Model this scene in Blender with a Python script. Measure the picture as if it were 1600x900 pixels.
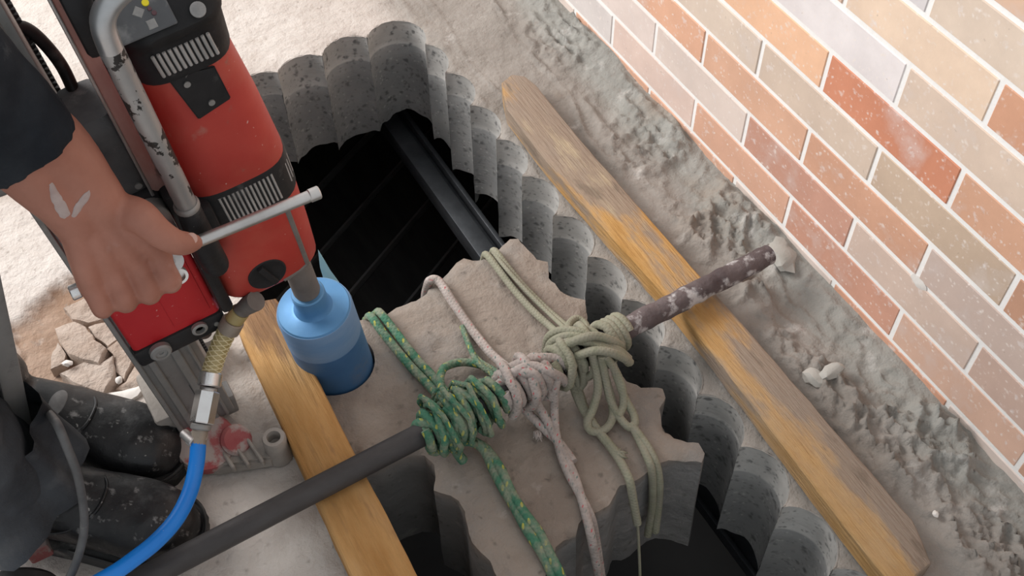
import bpy, bmesh, math, random
import numpy as np
from mathutils import Vector, Matrix, noise
from mathutils.geometry import delaunay_2d_cdt
random.seed(7); RNG = np.random.default_rng(7)
for o in list(bpy.data.objects): bpy.data.objects.remove(o)
SC = bpy.context.scene; COL = SC.collection

# ------------------------------------------------------------------ camera, light, exposure
CAM_H = 1.4; YAW, PITCH, ROLL, FPX = .5073, .9129, .0160, 1776.
def _cam_axes():
    cy, sy, cp, sp = math.cos(YAW), math.sin(YAW), math.cos(PITCH), math.sin(PITCH)
    F = Vector((sy*cp, cy*cp, -sp)); r = Vector((cy, -sy, 0)); d = F.cross(r)
    cr, sr = math.cos(ROLL), math.sin(ROLL)
    return cr*r+sr*d, -sr*r+cr*d, F
CR, CD, CF = _cam_axes(); CAM = Vector((0, 0, CAM_H))
cd = bpy.data.cameras.new('camera'); cam = bpy.data.objects.new('camera', cd); COL.objects.link(cam)
cd.sensor_width = 36; cd.lens = FPX/1600*36; cd.clip_start = .02
m = Matrix((CR, -CD, -CF)).transposed().to_4x4(); m.translation = CAM; cam.matrix_world = m
SC.camera = cam
w = bpy.data.worlds.new('world'); SC.world = w; w.use_nodes = True
w.node_tree.nodes['Background'].inputs[0].default_value = (.93, .97, 1, 1)
w.node_tree.nodes['Background'].inputs[1].default_value = .52
def area(name, loc, target, size, sizey, power, col=(1, 1, 1)):
    l = bpy.data.lights.new(name, 'AREA'); l.shape = 'RECTANGLE'; l.size = size; l.size_y = sizey; l.energy = power; l.color = col
    o = bpy.data.objects.new(name, l); COL.objects.link(o); o.location = loc
    o.rotation_euler = (Vector(target)-Vector(loc)).to_track_quat('-Z', 'Y').to_euler(); return o
area('window_daylight', (-1.9, 3.5, 2.5), (.45, .9, 0.1), 2.6, 1.9, 165, (1, .965, .935))
SC.view_settings.view_transform = 'Standard'; SC.view_settings.look = 'None'
SC.view_settings.exposure = .35; SC.view_settings.gamma = 1; SC.view_settings.use_curve_mapping = False

# ------------------------------------------------------------------ measuring helpers (survey of the site: point seen in a direction, at a known height / plane)
def ray(u, v): return CR*((u-800)/FPX)+CD*((v-450)/FPX)+CF
def Z(u, v, z=0.): k = ray(u, v); return CAM+k*((z-CAM_H)/k.z)
def Y(u, v, y): k = ray(u, v); return CAM+k*(y/k.y)
def D(u, v, d): return CAM+ray(u, v).normalized()*d
def nz(x, y, z=0., s=1.): return noise.noise(Vector((x*s, y*s, z*s)))

# ------------------------------------------------------------------ object helpers
def link(name, me, mat=None, parent=None, smooth=False):
    o = bpy.data.objects.new(name, me); COL.objects.link(o)
    if mat is not None and not me.materials: me.materials.append(mat)
    if parent is not None: o.parent = parent
    if smooth: me.polygons.foreach_set('use_smooth', [True]*len(me.polygons))
    return o
def mesh(name, v, f, mat=None, parent=None, smooth=False):
    me = bpy.data.meshes.new(name); me.from_pydata([tuple(p) for p in v], [], f); me.update()
    return link(name, me, mat, parent, smooth)
def tag(o, label, cat, group=None):
    o['label'] = label; o['category'] = cat
    if group: o['group'] = group
    return o
def struct(o): o['kind'] = 'structure'; return o
def empty(name, loc=(0, 0, 0)):
    o = bpy.data.objects.new(name, None); COL.objects.link(o); o.location = loc; o.empty_display_size = .05; return o
def finish(bm, name, mat, parent=None, smooth=False, angle=None):
    bmesh.ops.recalc_face_normals(bm, faces=bm.faces)
    me = bpy.data.meshes.new(name); bm.to_mesh(me); bm.free()
    o = link(name, me, mat, parent, smooth)
    if angle is not None:
        me.polygons.foreach_set('use_smooth', [True]*len(me.polygons)); me.set_sharp_from_angle(angle=math.radians(angle))
    return o
def box(name, lo, hi, mat, parent=None, bevel=.003, seg=2, rot=None, smooth=35):
    bm = bmesh.new(); bmesh.ops.create_cube(bm, size=1)
    c = [(a+b)/2 for a, b in zip(lo, hi)]; s = [abs(b-a) for a, b in zip(lo, hi)]
    for v in bm.verts: v.co = Vector((v.co.x*s[0], v.co.y*s[1], v.co.z*s[2]))
    if bevel: bmesh.ops.bevel(bm, geom=list(bm.edges), offset=min(bevel, min(s)*.45), segments=seg, affect='EDGES', profile=.5)
    M = Matrix.Translation(c) @ (rot.to_4x4() if rot else Matrix())
    bm.transform(M); return finish(bm, name, mat, parent, angle=smooth)
def frames(P):
    P = [Vector(p) for p in P]; n = len(P); T = []
    for i in range(n):
        t = (P[min(i+1, n-1)]-P[max(i-1, 0)]); T.append(t.normalized() if t.length > 1e-9 else Vector((0, 0, 1)))
    a = Vector((0, 0, 1)) if abs(T[0].z) < .9 else Vector((1, 0, 0))
    N = [(a-T[0]*a.dot(T[0])).normalized()]
    for i in range(1, n):
        v = N[-1]-T[i]*N[-1].dot(T[i]); N.append(v.normalized() if v.length > 1e-6 else N[-1])
    return P, T, N
def catmull(P, n=8):
    P = [np.array(p, float) for p in P]
    if len(P) < 3: return [tuple(P[0]+(P[-1]-P[0])*t) for t in np.linspace(0, 1, n+1)]
    Q = [2*P[0]-P[1]]+P+[2*P[-1]-P[-2]]; out = []
    for i in range(1, len(Q)-2):
        for k in range(n):
            t = k/n; a, b, c, d = Q[i-1:i+3]
            out.append(tuple(.5*((2*b)+(-a+c)*t+(2*a-5*b+4*c-d)*t*t+(-a+3*b-3*c+d)*t**3)))
    out.append(tuple(P[-1])); return out
def tube_data(path, rad, seg=10, cap=True, squash=1.):
    P, T, N = frames(path); n = len(P); v = []; f = []; uv = []
    r = rad if hasattr(rad, '__len__') else [rad]*n
    L = [0]
    for i in range(1, n): L.append(L[-1]+(P[i]-P[i-1]).length)
    for i in range(n):
        B = T[i].cross(N[i])
        for k in range(seg):
            a = 2*math.pi*k/seg; v.append(P[i]+N[i]*(math.cos(a)*r[i])+B*(math.sin(a)*r[i]*squash))
    luv = []
    for i in range(n-1):
        for k in range(seg):
            k2 = (k+1) % seg; f.append((i*seg+k, i*seg+k2, (i+1)*seg+k2, (i+1)*seg+k))
            luv += [(k/seg, L[i]), ((k+1)/seg, L[i]), ((k+1)/seg, L[i+1]), (k/seg, L[i+1])]
    if cap:
        f.append(tuple(range(seg))[::-1]); f.append(tuple(range((n-1)*seg, n*seg))); luv += [(0, 0)]*(2*seg)
    return v, f, luv
def tube(name, path, rad, mat, parent=None, seg=10, cap=True, squash=1.):
    v, f, luv = tube_data(path, rad, seg, cap, squash); o = mesh(name, v, f, mat, parent, True)
    uvl = o.data.uv_layers.new(name='UVMap'); uvl.data.foreach_set('uv', [c for p in luv for c in p])
    if cap: o.data.set_sharp_from_angle(angle=math.radians(60))
    return o
def cyl(name, a, b, r, mat, parent=None, seg=20, r2=None, bevel=0.):
    a = Vector(a); b = Vector(b); d = (b-a).normalized(); h = (b-a).length; r2 = r if r2 is None else r2
    if bevel: prof = [(0, max(r-bevel, 0)), (bevel, r), (h-bevel, r2), (h, r2-bevel)]
    else: prof = [(0, r), (h, r2)]
    return lathe(name, prof, mat, parent, a, d, seg)
def lathe(name, prof, mat, parent=None, o=(0, 0, 0), d=(0, 0, 1), seg=24, closed=True, angle=35):
    d = Vector(d).normalized(); a = Vector((1, 0, 0)) if abs(d.x) < .9 else Vector((0, 1, 0))
    n = (a-d*a.dot(d)).normalized(); bb = d.cross(n); o = Vector(o); bm = bmesh.new(); rows = []
    for h, r in prof: rows.append([bm.verts.new(o+d*h+(n*math.cos(2*math.pi*k/seg)+bb*math.sin(2*math.pi*k/seg))*r) for k in range(seg)])
    for i in range(len(rows)-1):
        for k in range(seg): bm.faces.new((rows[i][k], rows[i][(k+1) % seg], rows[i+1][(k+1) % seg], rows[i+1][k]))
    if closed: bm.faces.new(rows[0][::-1]); bm.faces.new(rows[-1])
    return finish(bm, name, mat, parent, angle=angle)
def loft(name, secs, mat, parent=None, cap=True, smooth=40):
    n = len(secs[0]); v = [p for s in secs for p in s]; f = []
    for i in range(len(secs)-1):
        for k in range(n): f.append((i*n+k, i*n+(k+1) % n, (i+1)*n+(k+1) % n, (i+1)*n+k))
    if cap: f.append(tuple(range(n))[::-1]); f.append(tuple(range((len(secs)-1)*n, len(secs)*n)))
    bm = bmesh.new(); vs = [bm.verts.new(p) for p in v]
    for q in f: bm.faces.new([vs[i] for i in q])
    return finish(bm, name, mat, parent, angle=smooth)
def rrect(cx, cy, hw, hd, z, e=4., n=40):
    out = []
    for k in range(n):
        a = 2*math.pi*k/n; c, s = math.cos(a), math.sin(a); q = (abs(c)**e+abs(s)**e)**(-1/e)
        out.append((cx+hw*c*q, cy+hd*s*q, z))
    return out
def inside(pts, loops):
    x, y = pts[:, 0], pts[:, 1]; r = np.zeros(len(pts), bool)
    for L in loops:
        A = np.array(L)[:, :2]; Bn = np.roll(A, -1, 0)
        for (x1, y1), (x2, y2) in zip(A, Bn):
            if y1 == y2: continue
            r ^= ((y1 > y) != (y2 > y)) & (x < (x2-x1)*(y-y1)/(y2-y1)+x1)
    return r
def fill(loops, extra):
    """triangulate region given by loops (even-odd) with extra interior points -> verts2d, tris, loops indices"""
    v = []; e = []; idx = []
    for L in loops:
        s = len(v); v += [Vector(p[:2]) for p in L]; e += [(s+i, s+(i+1) % len(L)) for i in range(len(L))]; idx.append((s, len(L)))
    ex = np.array(extra); ex = ex[inside(ex, loops)] if len(ex) else ex
    bp = np.array([tuple(p) for p in v])
    if len(ex):   # drop points hugging the borders
        keep = np.ones(len(ex), bool)
        for i in range(0, len(ex), 2000):
            d = ((ex[i:i+2000, None, :]-bp[None])**2).sum(2).min(1); keep[i:i+2000] = d > .0045**2
        ex = ex[keep]
    v += [Vector((float(a), float(b))) for a, b in ex]
    rv, re, rf, ov, oe, of = delaunay_2d_cdt(v, e, [], 0, 1e-6, True)
    back = {}
    for i, l in enumerate(ov):
        for k in l: back[k] = i
    P = np.array([tuple(p) for p in rv]); Fc = np.array(rf); c = P[Fc].mean(1); Fc = Fc[inside(c, loops)]
    return P, Fc, [[back[s+i] for i in range(n)] for s, n in idx]
def dense(L, d):
    out = []
    for i in range(len(L)):
        a = np.array(L[i][:2], float); b = np.array(L[(i+1) % len(L)][:2], float); n = max(1, int(np.linalg.norm(b-a)/d))
        out += [tuple(a+(b-a)*k/n) for k in range(n)]
    return out

# ------------------------------------------------------------------ materials
def mat(name, c1, c2=None, scale=8., rough=.8, metal=0., bump=0., bscale=60., spots=(), stretch=(1, 1, 1), rnd=False, lo=.35, hi=.65, objcol=False, rough2=None, bdist=.004, attr=None, uvrope=None, spec=.5, bstretch=None):
    m = bpy.data.materials.new(name); m.use_nodes = True; nt = m.node_tree; N = nt.nodes; L = nt.links
    b = N['Principled BSDF']; b.inputs['Metallic'].default_value = metal; b.inputs['Roughness'].default_value = rough
    b.inputs['Specular IOR Level'].default_value = spec
    tc = N.new('ShaderNodeTexCoord'); mp = N.new('ShaderNodeMapping'); mp.inputs['Scale'].default_value = stretch
    src = tc.outputs['Object']
    if rnd:
        oi = N.new('ShaderNodeObjectInfo'); va = N.new('ShaderNodeVectorMath'); va.operation = 'SCALE'; va.inputs[0].default_value = (13.1, 7.7, 5.3)
        L.new(oi.outputs['Random'], va.inputs['Scale']); vb = N.new('ShaderNodeVectorMath'); L.new(src, vb.inputs[0]); L.new(va.outputs[0], vb.inputs[1]); src = vb.outputs[0]
    L.new(src, mp.inputs[0]); vec = mp.outputs[0]
    def ns(s, detail=6, v=None):
        n = N.new('ShaderNodeTexNoise'); n.inputs['Scale'].default_value = s; n.inputs['Detail'].default_value = detail; n.inputs['Roughness'].default_value = .62; L.new(v or vec, n.inputs['Vector']); return n.outputs[0]
    def ramp(x, lo_, hi_, a=(0, 0, 0, 1), c=(1, 1, 1, 1)):
        r = N.new('ShaderNodeValToRGB'); r.color_ramp.elements[0].position = lo_; r.color_ramp.elements[1].position = hi_
        r.color_ramp.elements[0].color = a; r.color_ramp.elements[1].color = c; L.new(x, r.inputs[0]); return r.outputs[0]
    def mix(fac, a, c, blend='MIX'):
        x = N.new('ShaderNodeMix'); x.data_type = 'RGBA'; x.blend_type = blend
        for s, q in ((x.inputs[0], fac), (x.inputs[6], a), (x.inputs[7], c)):
            if isinstance(q, (int, float)): s.default_value = q
            elif isinstance(q, tuple): s.default_value = q if len(q) == 4 else (*q, 1)
            else: L.new(q, s)
        return x.outputs[2]
    if objcol:
        oi2 = N.new('ShaderNodeObjectInfo'); base = oi2.outputs['Color']
        if c2: base = mix(ramp(ns(scale), lo, hi), base, mix(1., base, (*c2, 1), 'MULTIPLY'))
    elif c2: base = ramp(ns(scale), lo, hi, (*c1, 1), (*c2, 1))
    else:
        rgb = N.new('ShaderNodeRGB'); rgb.outputs[0].default_value = (*c1, 1); base = rgb.outputs[0]
    if attr:
        at = N.new('ShaderNodeAttribute'); at.attribute_name = 'mask'; sep = N.new('ShaderNodeSeparateColor'); L.new(at.outputs['Color'], sep.inputs[0])
        for ch, (a1, a2, sc) in attr.items():
            base = mix(sep.outputs[ch], base, ramp(ns(sc), .35, .65, (*a1, 1), (*a2, 1)))
    for col, sc, l_, h_, am, *kind in spots:
        if kind and kind[0] == 'v':
            vo = N.new('ShaderNodeTexVoronoi'); vo.inputs['Scale'].default_value = sc
            wv = N.new('ShaderNodeVectorMath'); wn = N.new('ShaderNodeTexNoise'); wn.inputs['Scale'].default_value = sc*1.3; L.new(vec, wn.inputs['Vector'])
            ws = N.new('ShaderNodeVectorMath'); ws.operation = 'SCALE'; ws.inputs['Scale'].default_value = .9/sc; L.new(wn.outputs[1], ws.inputs[0]); L.new(vec, wv.inputs[0]); L.new(ws.outputs[0], wv.inputs[1])
            L.new(wv.outputs[0], vo.inputs['Vector'])
            k = ramp(vo.outputs['Distance'], l_, h_, (1, 1, 1, 1), (0, 0, 0, 1))
            sp2 = ramp(ns(sc*.5, 2), .45, .55); kk = mix(1., k, sp2, 'MULTIPLY'); k = kk
        else: k = ramp(ns(sc), l_, h_)
        k2 = mix(1., k, (am, am, am, 1), 'MULTIPLY'); base = mix(k2, base, (*col, 1))
    if uvrope:
        uv = N.new('ShaderNodeUVMap'); sx = N.new('ShaderNodeSeparateXYZ'); L.new(uv.outputs[0], sx.inputs[0])
        def math_(op, a, c=None):
            x = N.new('ShaderNodeMath'); x.operation = op
            for s, q in zip(x.inputs, (a, c)):
                if q is None: continue
                if isinstance(q, (int, float)): s.default_value = q
                else: L.new(q, s)
            return x.outputs[0]
        k = uvrope['pitch']
        wv = math_('ABSOLUTE', math_('SINE', math_('ADD', math_('MULTIPLY', sx.outputs[0], 6.2832*2), math_('MULTIPLY', sx.outputs[1], k))))
        wv2 = math_('ABSOLUTE', math_('SINE', math_('SUBTRACT', math_('MULTIPLY', sx.outputs[0], 6.2832*2), math_('MULTIPLY', sx.outputs[1], k))))
        h = math_('MAXIMUM', wv, wv2)
        for fc, off, th in uvrope.get('flecks', ()):
            s1 = math_('SINE', math_('ADD', math_('ADD', math_('MULTIPLY', sx.outputs[0], 6.2832), math_('MULTIPLY', sx.outputs[1], k*.23)), off))
            s2 = math_('SINE', math_('ADD', math_('SUBTRACT', math_('MULTIPLY', sx.outputs[0], 6.2832*2), math_('MULTIPLY', sx.outputs[1], k*.5)), off*2.3))
            fl = math_('GREATER_THAN', math_('MULTIPLY', s1, s2), th)
            base = mix(math_('MULTIPLY', fl, .8), base, (*fc, 1))
        base = mix(ramp(ns(45), .42, .62), base, (*uvrope['dust'], 1))
    L.new(base, b.inputs['Base Color'])
    if rough2 is not None:
        r = ramp(ns(scale*1.7), .35, .65, (rough,)*3+(1,), (rough2,)*3+(1,)); L.new(r, b.inputs['Roughness'])
    if bump or uvrope:
        bp = N.new('ShaderNodeBump'); bp.inputs['Strength'].default_value = bump or .6; bp.inputs['Distance'].default_value = bdist
        if uvrope: L.new(h, bp.inputs['Height'])
        else:
            if bstretch:
                mp2 = N.new('ShaderNodeMapping'); mp2.inputs['Scale'].default_value = bstretch; L.new(src, mp2.inputs[0]); L.new(ns(bscale, 8, mp2.outputs[0]), bp.inputs['Height'])
            else: L.new(ns(bscale, 8), bp.inputs['Height'])
        L.new(bp.outputs[0], b.inputs['Normal'])
    return m
M = {}
M['floor'] = mat('dusty_concrete_floor', (.50, .445, .405), (.64, .595, .555), 5, .95, bump=.8, bscale=38, bdist=.010,
    attr={0: ((.30, .20, .14), (.44, .33, .26), 9), 1: ((.25, .225, .20), (.36, .33, .30), 7), 2: ((.30, .293, .268), (.36, .352, .325), 14)},
    spots=[((.33, .27, .22), 6, .58, .70, .6), ((.24, .19, .155), 15, .66, .72, .6), ((.8, .77, .74), 16, .6, .75, .5), ((.28, .24, .21), 60, .05, .28, .6, 'v')], spec=.2)
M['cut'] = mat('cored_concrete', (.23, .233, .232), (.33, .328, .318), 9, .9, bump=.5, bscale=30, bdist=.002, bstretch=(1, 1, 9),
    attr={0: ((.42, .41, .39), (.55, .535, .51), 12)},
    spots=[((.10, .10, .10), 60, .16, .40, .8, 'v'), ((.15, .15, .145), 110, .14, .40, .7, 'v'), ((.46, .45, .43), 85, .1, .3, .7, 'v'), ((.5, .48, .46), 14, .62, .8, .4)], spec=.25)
M['block'] = mat('block_concrete', (.245, .20, .168), (.37, .32, .275), 6, .95, bump=.8, bscale=34, bdist=.010,
    attr={0: ((.20, .195, .19), (.30, .29, .28), 12)},
    spots=[((.185, .18, .178), 6, .50, .64, .6), ((.12, .105, .09), 50, .05, .25, .7, 'v'), ((.55, .50, .46), 20, .62, .76, .45)], spec=.2)
M['grout'] = mat('white_grout', (.93, .92, .90), (.86, .85, .83), 12, .9, bump=.2, bscale=120)
M['tile'] = mat('brick_tile', (1, 1, 1), (.86, .85, .85), 9, .75, rnd=True, objcol=True, bump=.25, bscale=70, bdist=.002,
    spots=[((.86, .78, .73), 110, .0, .30, .85, 'v'), ((.84, .76, .70), 48, .0, .22, .8, 'v'), ((.80, .74, .72), 9, .56, .74, .45), ((.78, .72, .70), 60, .60, .68, .5), ((.25, .19, .16), 55, .0, .10, .5, 'v')], spec=.3)
M['wood'] = mat('scaffold_board_wood', (.52, .28, .09), (.68, .42, .18), 7, .8, stretch=(3.2, .9, 3.2), bump=1., bscale=22, bdist=.007, bstretch=(9, .6, 9),
    spots=[((.44, .36, .28), 1.5, .44, .64, .65), ((.31, .255, .22), 3.4, .47, .54, .8), ((.62, .50, .33), 5, .6, .7, .6), ((.22, .17, .13), 8, .61, .67, .7)], spec=.25)
M['wood2'] = mat('pine_board_wood', (.42, .215, .07), (.58, .34, .14), 6, .75, stretch=(4, .7, 4), bump=.9, bscale=22, bdist=.006, bstretch=(9, .6, 9),
    spots=[((.40, .28, .19), 1.6, .5, .65, .5), ((.20, .11, .065), 2.4, .52, .58, .75), ((.08, .06, .055), 5, .59, .65, .8)], spec=.25)
M['bar'] = mat('bare_steel_bar', (.035, .033, .034), (.07, .065, .065), 12, .5, .3, bump=.4, bscale=50, rough2=.75, stretch=(.5, 1, 1),
    spots=[((.17, .16, .155), 9, .62, .72, .5)])
M['crust'] = mat('cement_crusted_bar', (.07, .05, .052), (.15, .118, .118), 16, .75, bump=.9, bscale=60, bdist=.005, spots=[((.55, .53, .53), 26, .52, .60, .85), ((.04, .03, .03), 28, .6, .66, .7)])
M['dark_steel'] = mat('dark_steel', (.06, .064, .07), (.10, .107, .117), 12, .45, .5, bump=.2, bscale=60, spots=[((.2, .2, .21), 40, .68, .78, .5)])
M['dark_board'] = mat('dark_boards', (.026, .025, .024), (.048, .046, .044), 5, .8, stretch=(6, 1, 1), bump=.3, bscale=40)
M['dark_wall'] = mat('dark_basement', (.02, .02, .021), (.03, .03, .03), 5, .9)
M['red'] = mat('red_paint', (.37, .026, .020), (.45, .048, .034), 6, .42, bump=.06, bscale=90, spots=[((.46, .12, .075), 5, .50, .72, .6), ((.36, .25, .20), 16, .62, .72, .6), ((.22, .13, .10), 30, .66, .72, .5), ((.72, .60, .55), 75, .0, .1, .8, 'v')], rough2=.6)
M['redc'] = mat('red_carriage_paint', (.47, .012, .018), (.55, .025, .03), 6, .38, bump=.06, bscale=90, spots=[((.62, .42, .36), 26, .70, .75, .7), ((.75, .62, .58), 85, .0, .10, .8, 'v')], rough2=.55)
M['pink'] = mat('dust_faded_red_paint', (.42, .16, .13), (.52, .30, .26), 9, .8, stretch=(2, 2, .6), spots=[((.12, .09, .085), 14, .62, .68, .8), ((.55, .42, .38), 9, .58, .7, .6)])
M['black'] = mat('black_plastic', (.009, .009, .010), (.022, .022, .024), 12, .45, bump=.15, bscale=80, spots=[((.22, .21, .20), 14, .60, .74, .45), ((.4, .38, .36), 60, .0, .08, .7, 'v')], rough2=.7, spec=.3)
M['slot'] = mat('vent_slot_dusty', (.30, .29, .28), (.42, .40, .39), 30, .8)
M['panel'] = mat('grey_control_panel', (.075, .08, .088), (.12, .127, .135), 16, .6, spots=[((.28, .285, .29), 22, .56, .66, .7)])
M['icon'] = mat('pale_icon_print', (.36, .36, .35), (.26, .26, .26), 60, .6)
M['led'] = mat('yellow_indicator', (.95, .80, .02), None, 5, .35)
M['ledoff'] = mat('dull_indicator', (.13, .06, .07), None, 5, .35)
M['steel'] = mat('worn_steel', (.46, .45, .44), (.60, .59, .58), 14, .32, .9, bump=.1, bscale=80, rough2=.5)
M['chrome'] = mat('bright_steel', (.72, .71, .70), (.82, .81, .80), 20, .22, .95, rough2=.4)
M['alu'] = mat('cast_aluminium', (.24, .24, .235), (.33, .325, .315), 12, .55, .5, bump=.3, bscale=60, bdist=.002, spots=[((.40, .37, .34), 14, .6, .72, .5), ((.14, .13, .13), 20, .62, .7, .5)])
M['base'] = mat('dusty_cast_base', (.27, .245, .22), (.40, .36, .325), 14, .9, bump=.6, bscale=50, spots=[((.42, .38, .35), 9, .58, .7, .6)])
M['basered'] = mat('dusty_red_hub', (.30, .055, .06), (.38, .13, .125), 14, .8, bump=.2, spots=[((.38, .34, .31), 30, .46, .56, .85)])
M['handle'] = mat('chipped_grey_handle', (.30, .30, .30), (.38, .375, .37), 14, .42, .5, bump=.2, bscale=60, spots=[((.016, .015, .015), 30, .525, .535, .95)], stretch=(1, 1, .8))
M['handle_top'] = mat('polished_handle_bend', (.40, .41, .42), (.55, .56, .57), 14, .28, .8, rough2=.45)
M['bit'] = mat('blue_core_bit', (.085, .235, .45), (.12, .29, .50), 10, .4, .35, bump=.05, bscale=60, rough2=.55)
M['bitlow'] = mat('blue_bit_lower', (.05, .16, .36), (.07, .20, .42), 10, .5, .3, rough2=.6, spots=[((.20, .22, .26), 12, .58, .7, .5)])
M['bitwet'] = mat('dusty_bit_wall', (.12, .26, .47), (.20, .32, .50), 6, .6, .25, stretch=(1, 1, 4), rough2=.7)
M['spindle'] = mat('dusty_spindle', (.15, .135, .125), (.22, .20, .185), 20, .7, .3)
M['blue'] = mat('blue_hose_rubber', (.0, .16, .60), (.005, .21, .70), 9, .38, bump=.05, spots=[((.45, .55, .70), 80, .0, .08, .8, 'v')])
M['braid'] = mat('braided_clear_hose', (.30, .23, .09), (.42, .34, .16), 12, .4, spots=[((.55, .47, .25), 14, .62, .7, .4)])
M['braidline'] = mat('pale_braid_thread', (.66, .58, .36), None, 5, .5)
M['brass'] = mat('dirty_brass', (.26, .22, .18), (.36, .31, .26), 20, .6, .5)
M['skin'] = mat('skin', (.33, .14, .098), (.43, .20, .145), 9, .55, bump=.25, bscale=110, bdist=.0015, spots=[((.50, .34, .30), 13, .60, .72, .45), ((.27, .12, .085), 8, .58, .7, .5)], spec=.35)
M['dust'] = mat('cement_smear', (.36, .27, .25), (.48, .40, .38), 20, .9)
M['nail'] = mat('finger_nail', (.55, .33, .27), None, 5, .4)
M['shirt'] = mat('dark_shirt', (.012, .015, .02), (.03, .036, .043), 9, .9, spec=.2, bump=.6, bscale=26, bdist=.006, spots=[((.15, .155, .16), 13, .6, .74, .5)])
M['trousers'] = mat('dark_workwear', (.024, .027, .032), (.066, .074, .084), 7, .75, spec=.3, bump=.8, bscale=16, bdist=.008, spots=[((.13, .135, .14), 12, .54, .74, .6), ((.4, .4, .4), 50, .0, .06, .7, 'v')])
M['boot'] = mat('black_leather_boot', (.006, .006, .007), (.014, .0145, .016), 12, .30, bump=.5, bscale=130, bdist=.0015, spots=[((.15, .15, .15), 15, .56, .72, .45), ((.42, .41, .40), 55, .60, .70, .5), ((.5, .48, .46), 70, .0, .12, .8, 'v')], rough2=.55, spec=.45)
M['sole'] = mat('black_rubber_sole', (.014, .014, .014), (.05, .05, .05), 16, .75, bump=.3, spots=[((.30, .28, .26), 20, .55, .66, .6)])
M['patch'] = mat('grey_boot_emblem', (.13, .13, .13), (.20, .20, .20), 60, .6)
M['hair'] = mat('dark_hair', (.015, .012, .01), None, 5, .6)
M['eye'] = mat('eye_dark', (.03, .02, .015), None, 5, .3)
M['green'] = mat('green_rope', (.035, .14, .085), (.07, .21, .13), 30, .9, uvrope={'pitch': 420, 'flecks': (((.50, .46, .07), 0., .76),), 'dust': (.22, .25, .18)}, bdist=.0016)
M['pinkrope'] = mat('dusty_white_rope', (.38, .325, .30), (.48, .42, .39), 30, .95, uvrope={'pitch': 520, 'flecks': (((.50, .06, .08), 0., .9), ((.06, .16, .15), 2.6, .9)), 'dust': (.33, .285, .26)}, bdist=.0012)
M['olive'] = mat('olive_rope', (.215, .215, .15), (.31, .305, .225), 30, .95, uvrope={'pitch': 560, 'dust': (.28, .265, .205)}, bdist=.0011)
M['shard'] = mat('broken_screed', (.42, .33, .27), (.55, .47, .41), 12, .95, rnd=True, bump=1., bscale=32, bdist=.012, spots=[((.30, .19, .13), 8, .56, .66, .6), ((.68, .62, .57), 14, .62, .74, .6)])
M['white'] = mat('white_plaster', (.80, .77, .73), (.70, .66, .62), 20, .9, bump=.3)
M['mortar'] = mat('grey_mortar', (.37, .36, .325), (.48, .465, .43), 14, .95, rnd=True, bump=.6, bscale=50)
M['rubble'] = mat('dark_rubble', (.16, .14, .12), (.24, .21, .19), 12, .95, rnd=True, bump=.6)
M['plastic_scrap'] = mat('pale_blue_plastic', (.28, .55, .66), (.35, .62, .72), 9, .45)
M['cable'] = mat('grey_cable', (.06, .062, .065), (.12, .122, .125), 20, .6, spots=[((.25, .24, .24), 30, .6, .7, .5)])
M['tyre'] = mat('black_tyre', (.012, .012, .013), (.03, .03, .03), 12, .55, bump=.3, rough2=.8)

# ------------------------------------------------------------------ floor slab with the stitch-drilled opening
XW = .945; SLAB = .25; RH = .056
def circ_outline():
    right = [(.638+random.uniform(-.003, .003), y) for y in (.07, .175, .28, .385, .49, .59, .69, .79, .89, .99, 1.093, 1.195, 1.292, 1.39, 1.485)]
    far = [(.630, 1.565), (.540, 1.567), (.447, 1.560), (.362, 1.556), (.285, 1.55)]
    left = [(.215, 1.53), (.213, 1.435), (.215, 1.34), (.212, 1.245), (.214, 1.15), (.216, 1.075)]
    left2 = [(.205, .70), (.207, .60), (.204, .50), (.207, .40), (.205, .30), (.207, .20), (.206, .10)]
    near = [(.27, .06), (.36, .055), (.45, .058), (.54, .055)]
    return right+far+left, left2+near
def isect(a, b, R, ref):
    a = np.array(a); b = np.array(b); d = b-a; L = np.linalg.norm(d); m = (a+b)/2; h = math.sqrt(max(R*R-L*L/4, 0)); n = np.array((d[1], -d[0]))/L
    return m+n*h          # outward side for a counter-clockwise walk
def arcs(C, start=None, end=None, closed_prev=None, closed_next=None):
    out = []
    for i, c in enumerate(C):
        p = isect(C[i-1], c, RH, 0) if i else start
        q = isect(c, C[i+1], RH, 0) if i < len(C)-1 else end
        a0 = math.atan2(p[1]-c[1], p[0]-c[0]); a1 = math.atan2(q[1]-c[1], q[0]-c[0])
        while a1 < a0: a1 += 2*math.pi
        n = max(6, int((a1-a0)*RH/.0075))
        out.append([(c[0]+RH*math.cos(a0+(a1-a0)*k/n), c[1]+RH*math.sin(a0+(a1-a0)*k/n)) for k in range(n+1)])
    return out
CA, CB = circ_outline()
jn = isect(CB[-1], CA[0], RH, 0)
A1 = arcs(CA, start=jn, end=np.array((CA[-1][0]-.045, CA[-1][1]-.0333)))
e1 = A1[-1][-1]
A2 = arcs(CB, start=np.array((CB[0][0]-.045, CB[0][1]+.0333)), end=jn)
SEGS = A1+[[e1, (.158, 1.03), (.157, .90), (.158, .765), A2[0][0]]]+A2
HOLE = [p for s in SEGS for p in s[:-1]]

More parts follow.
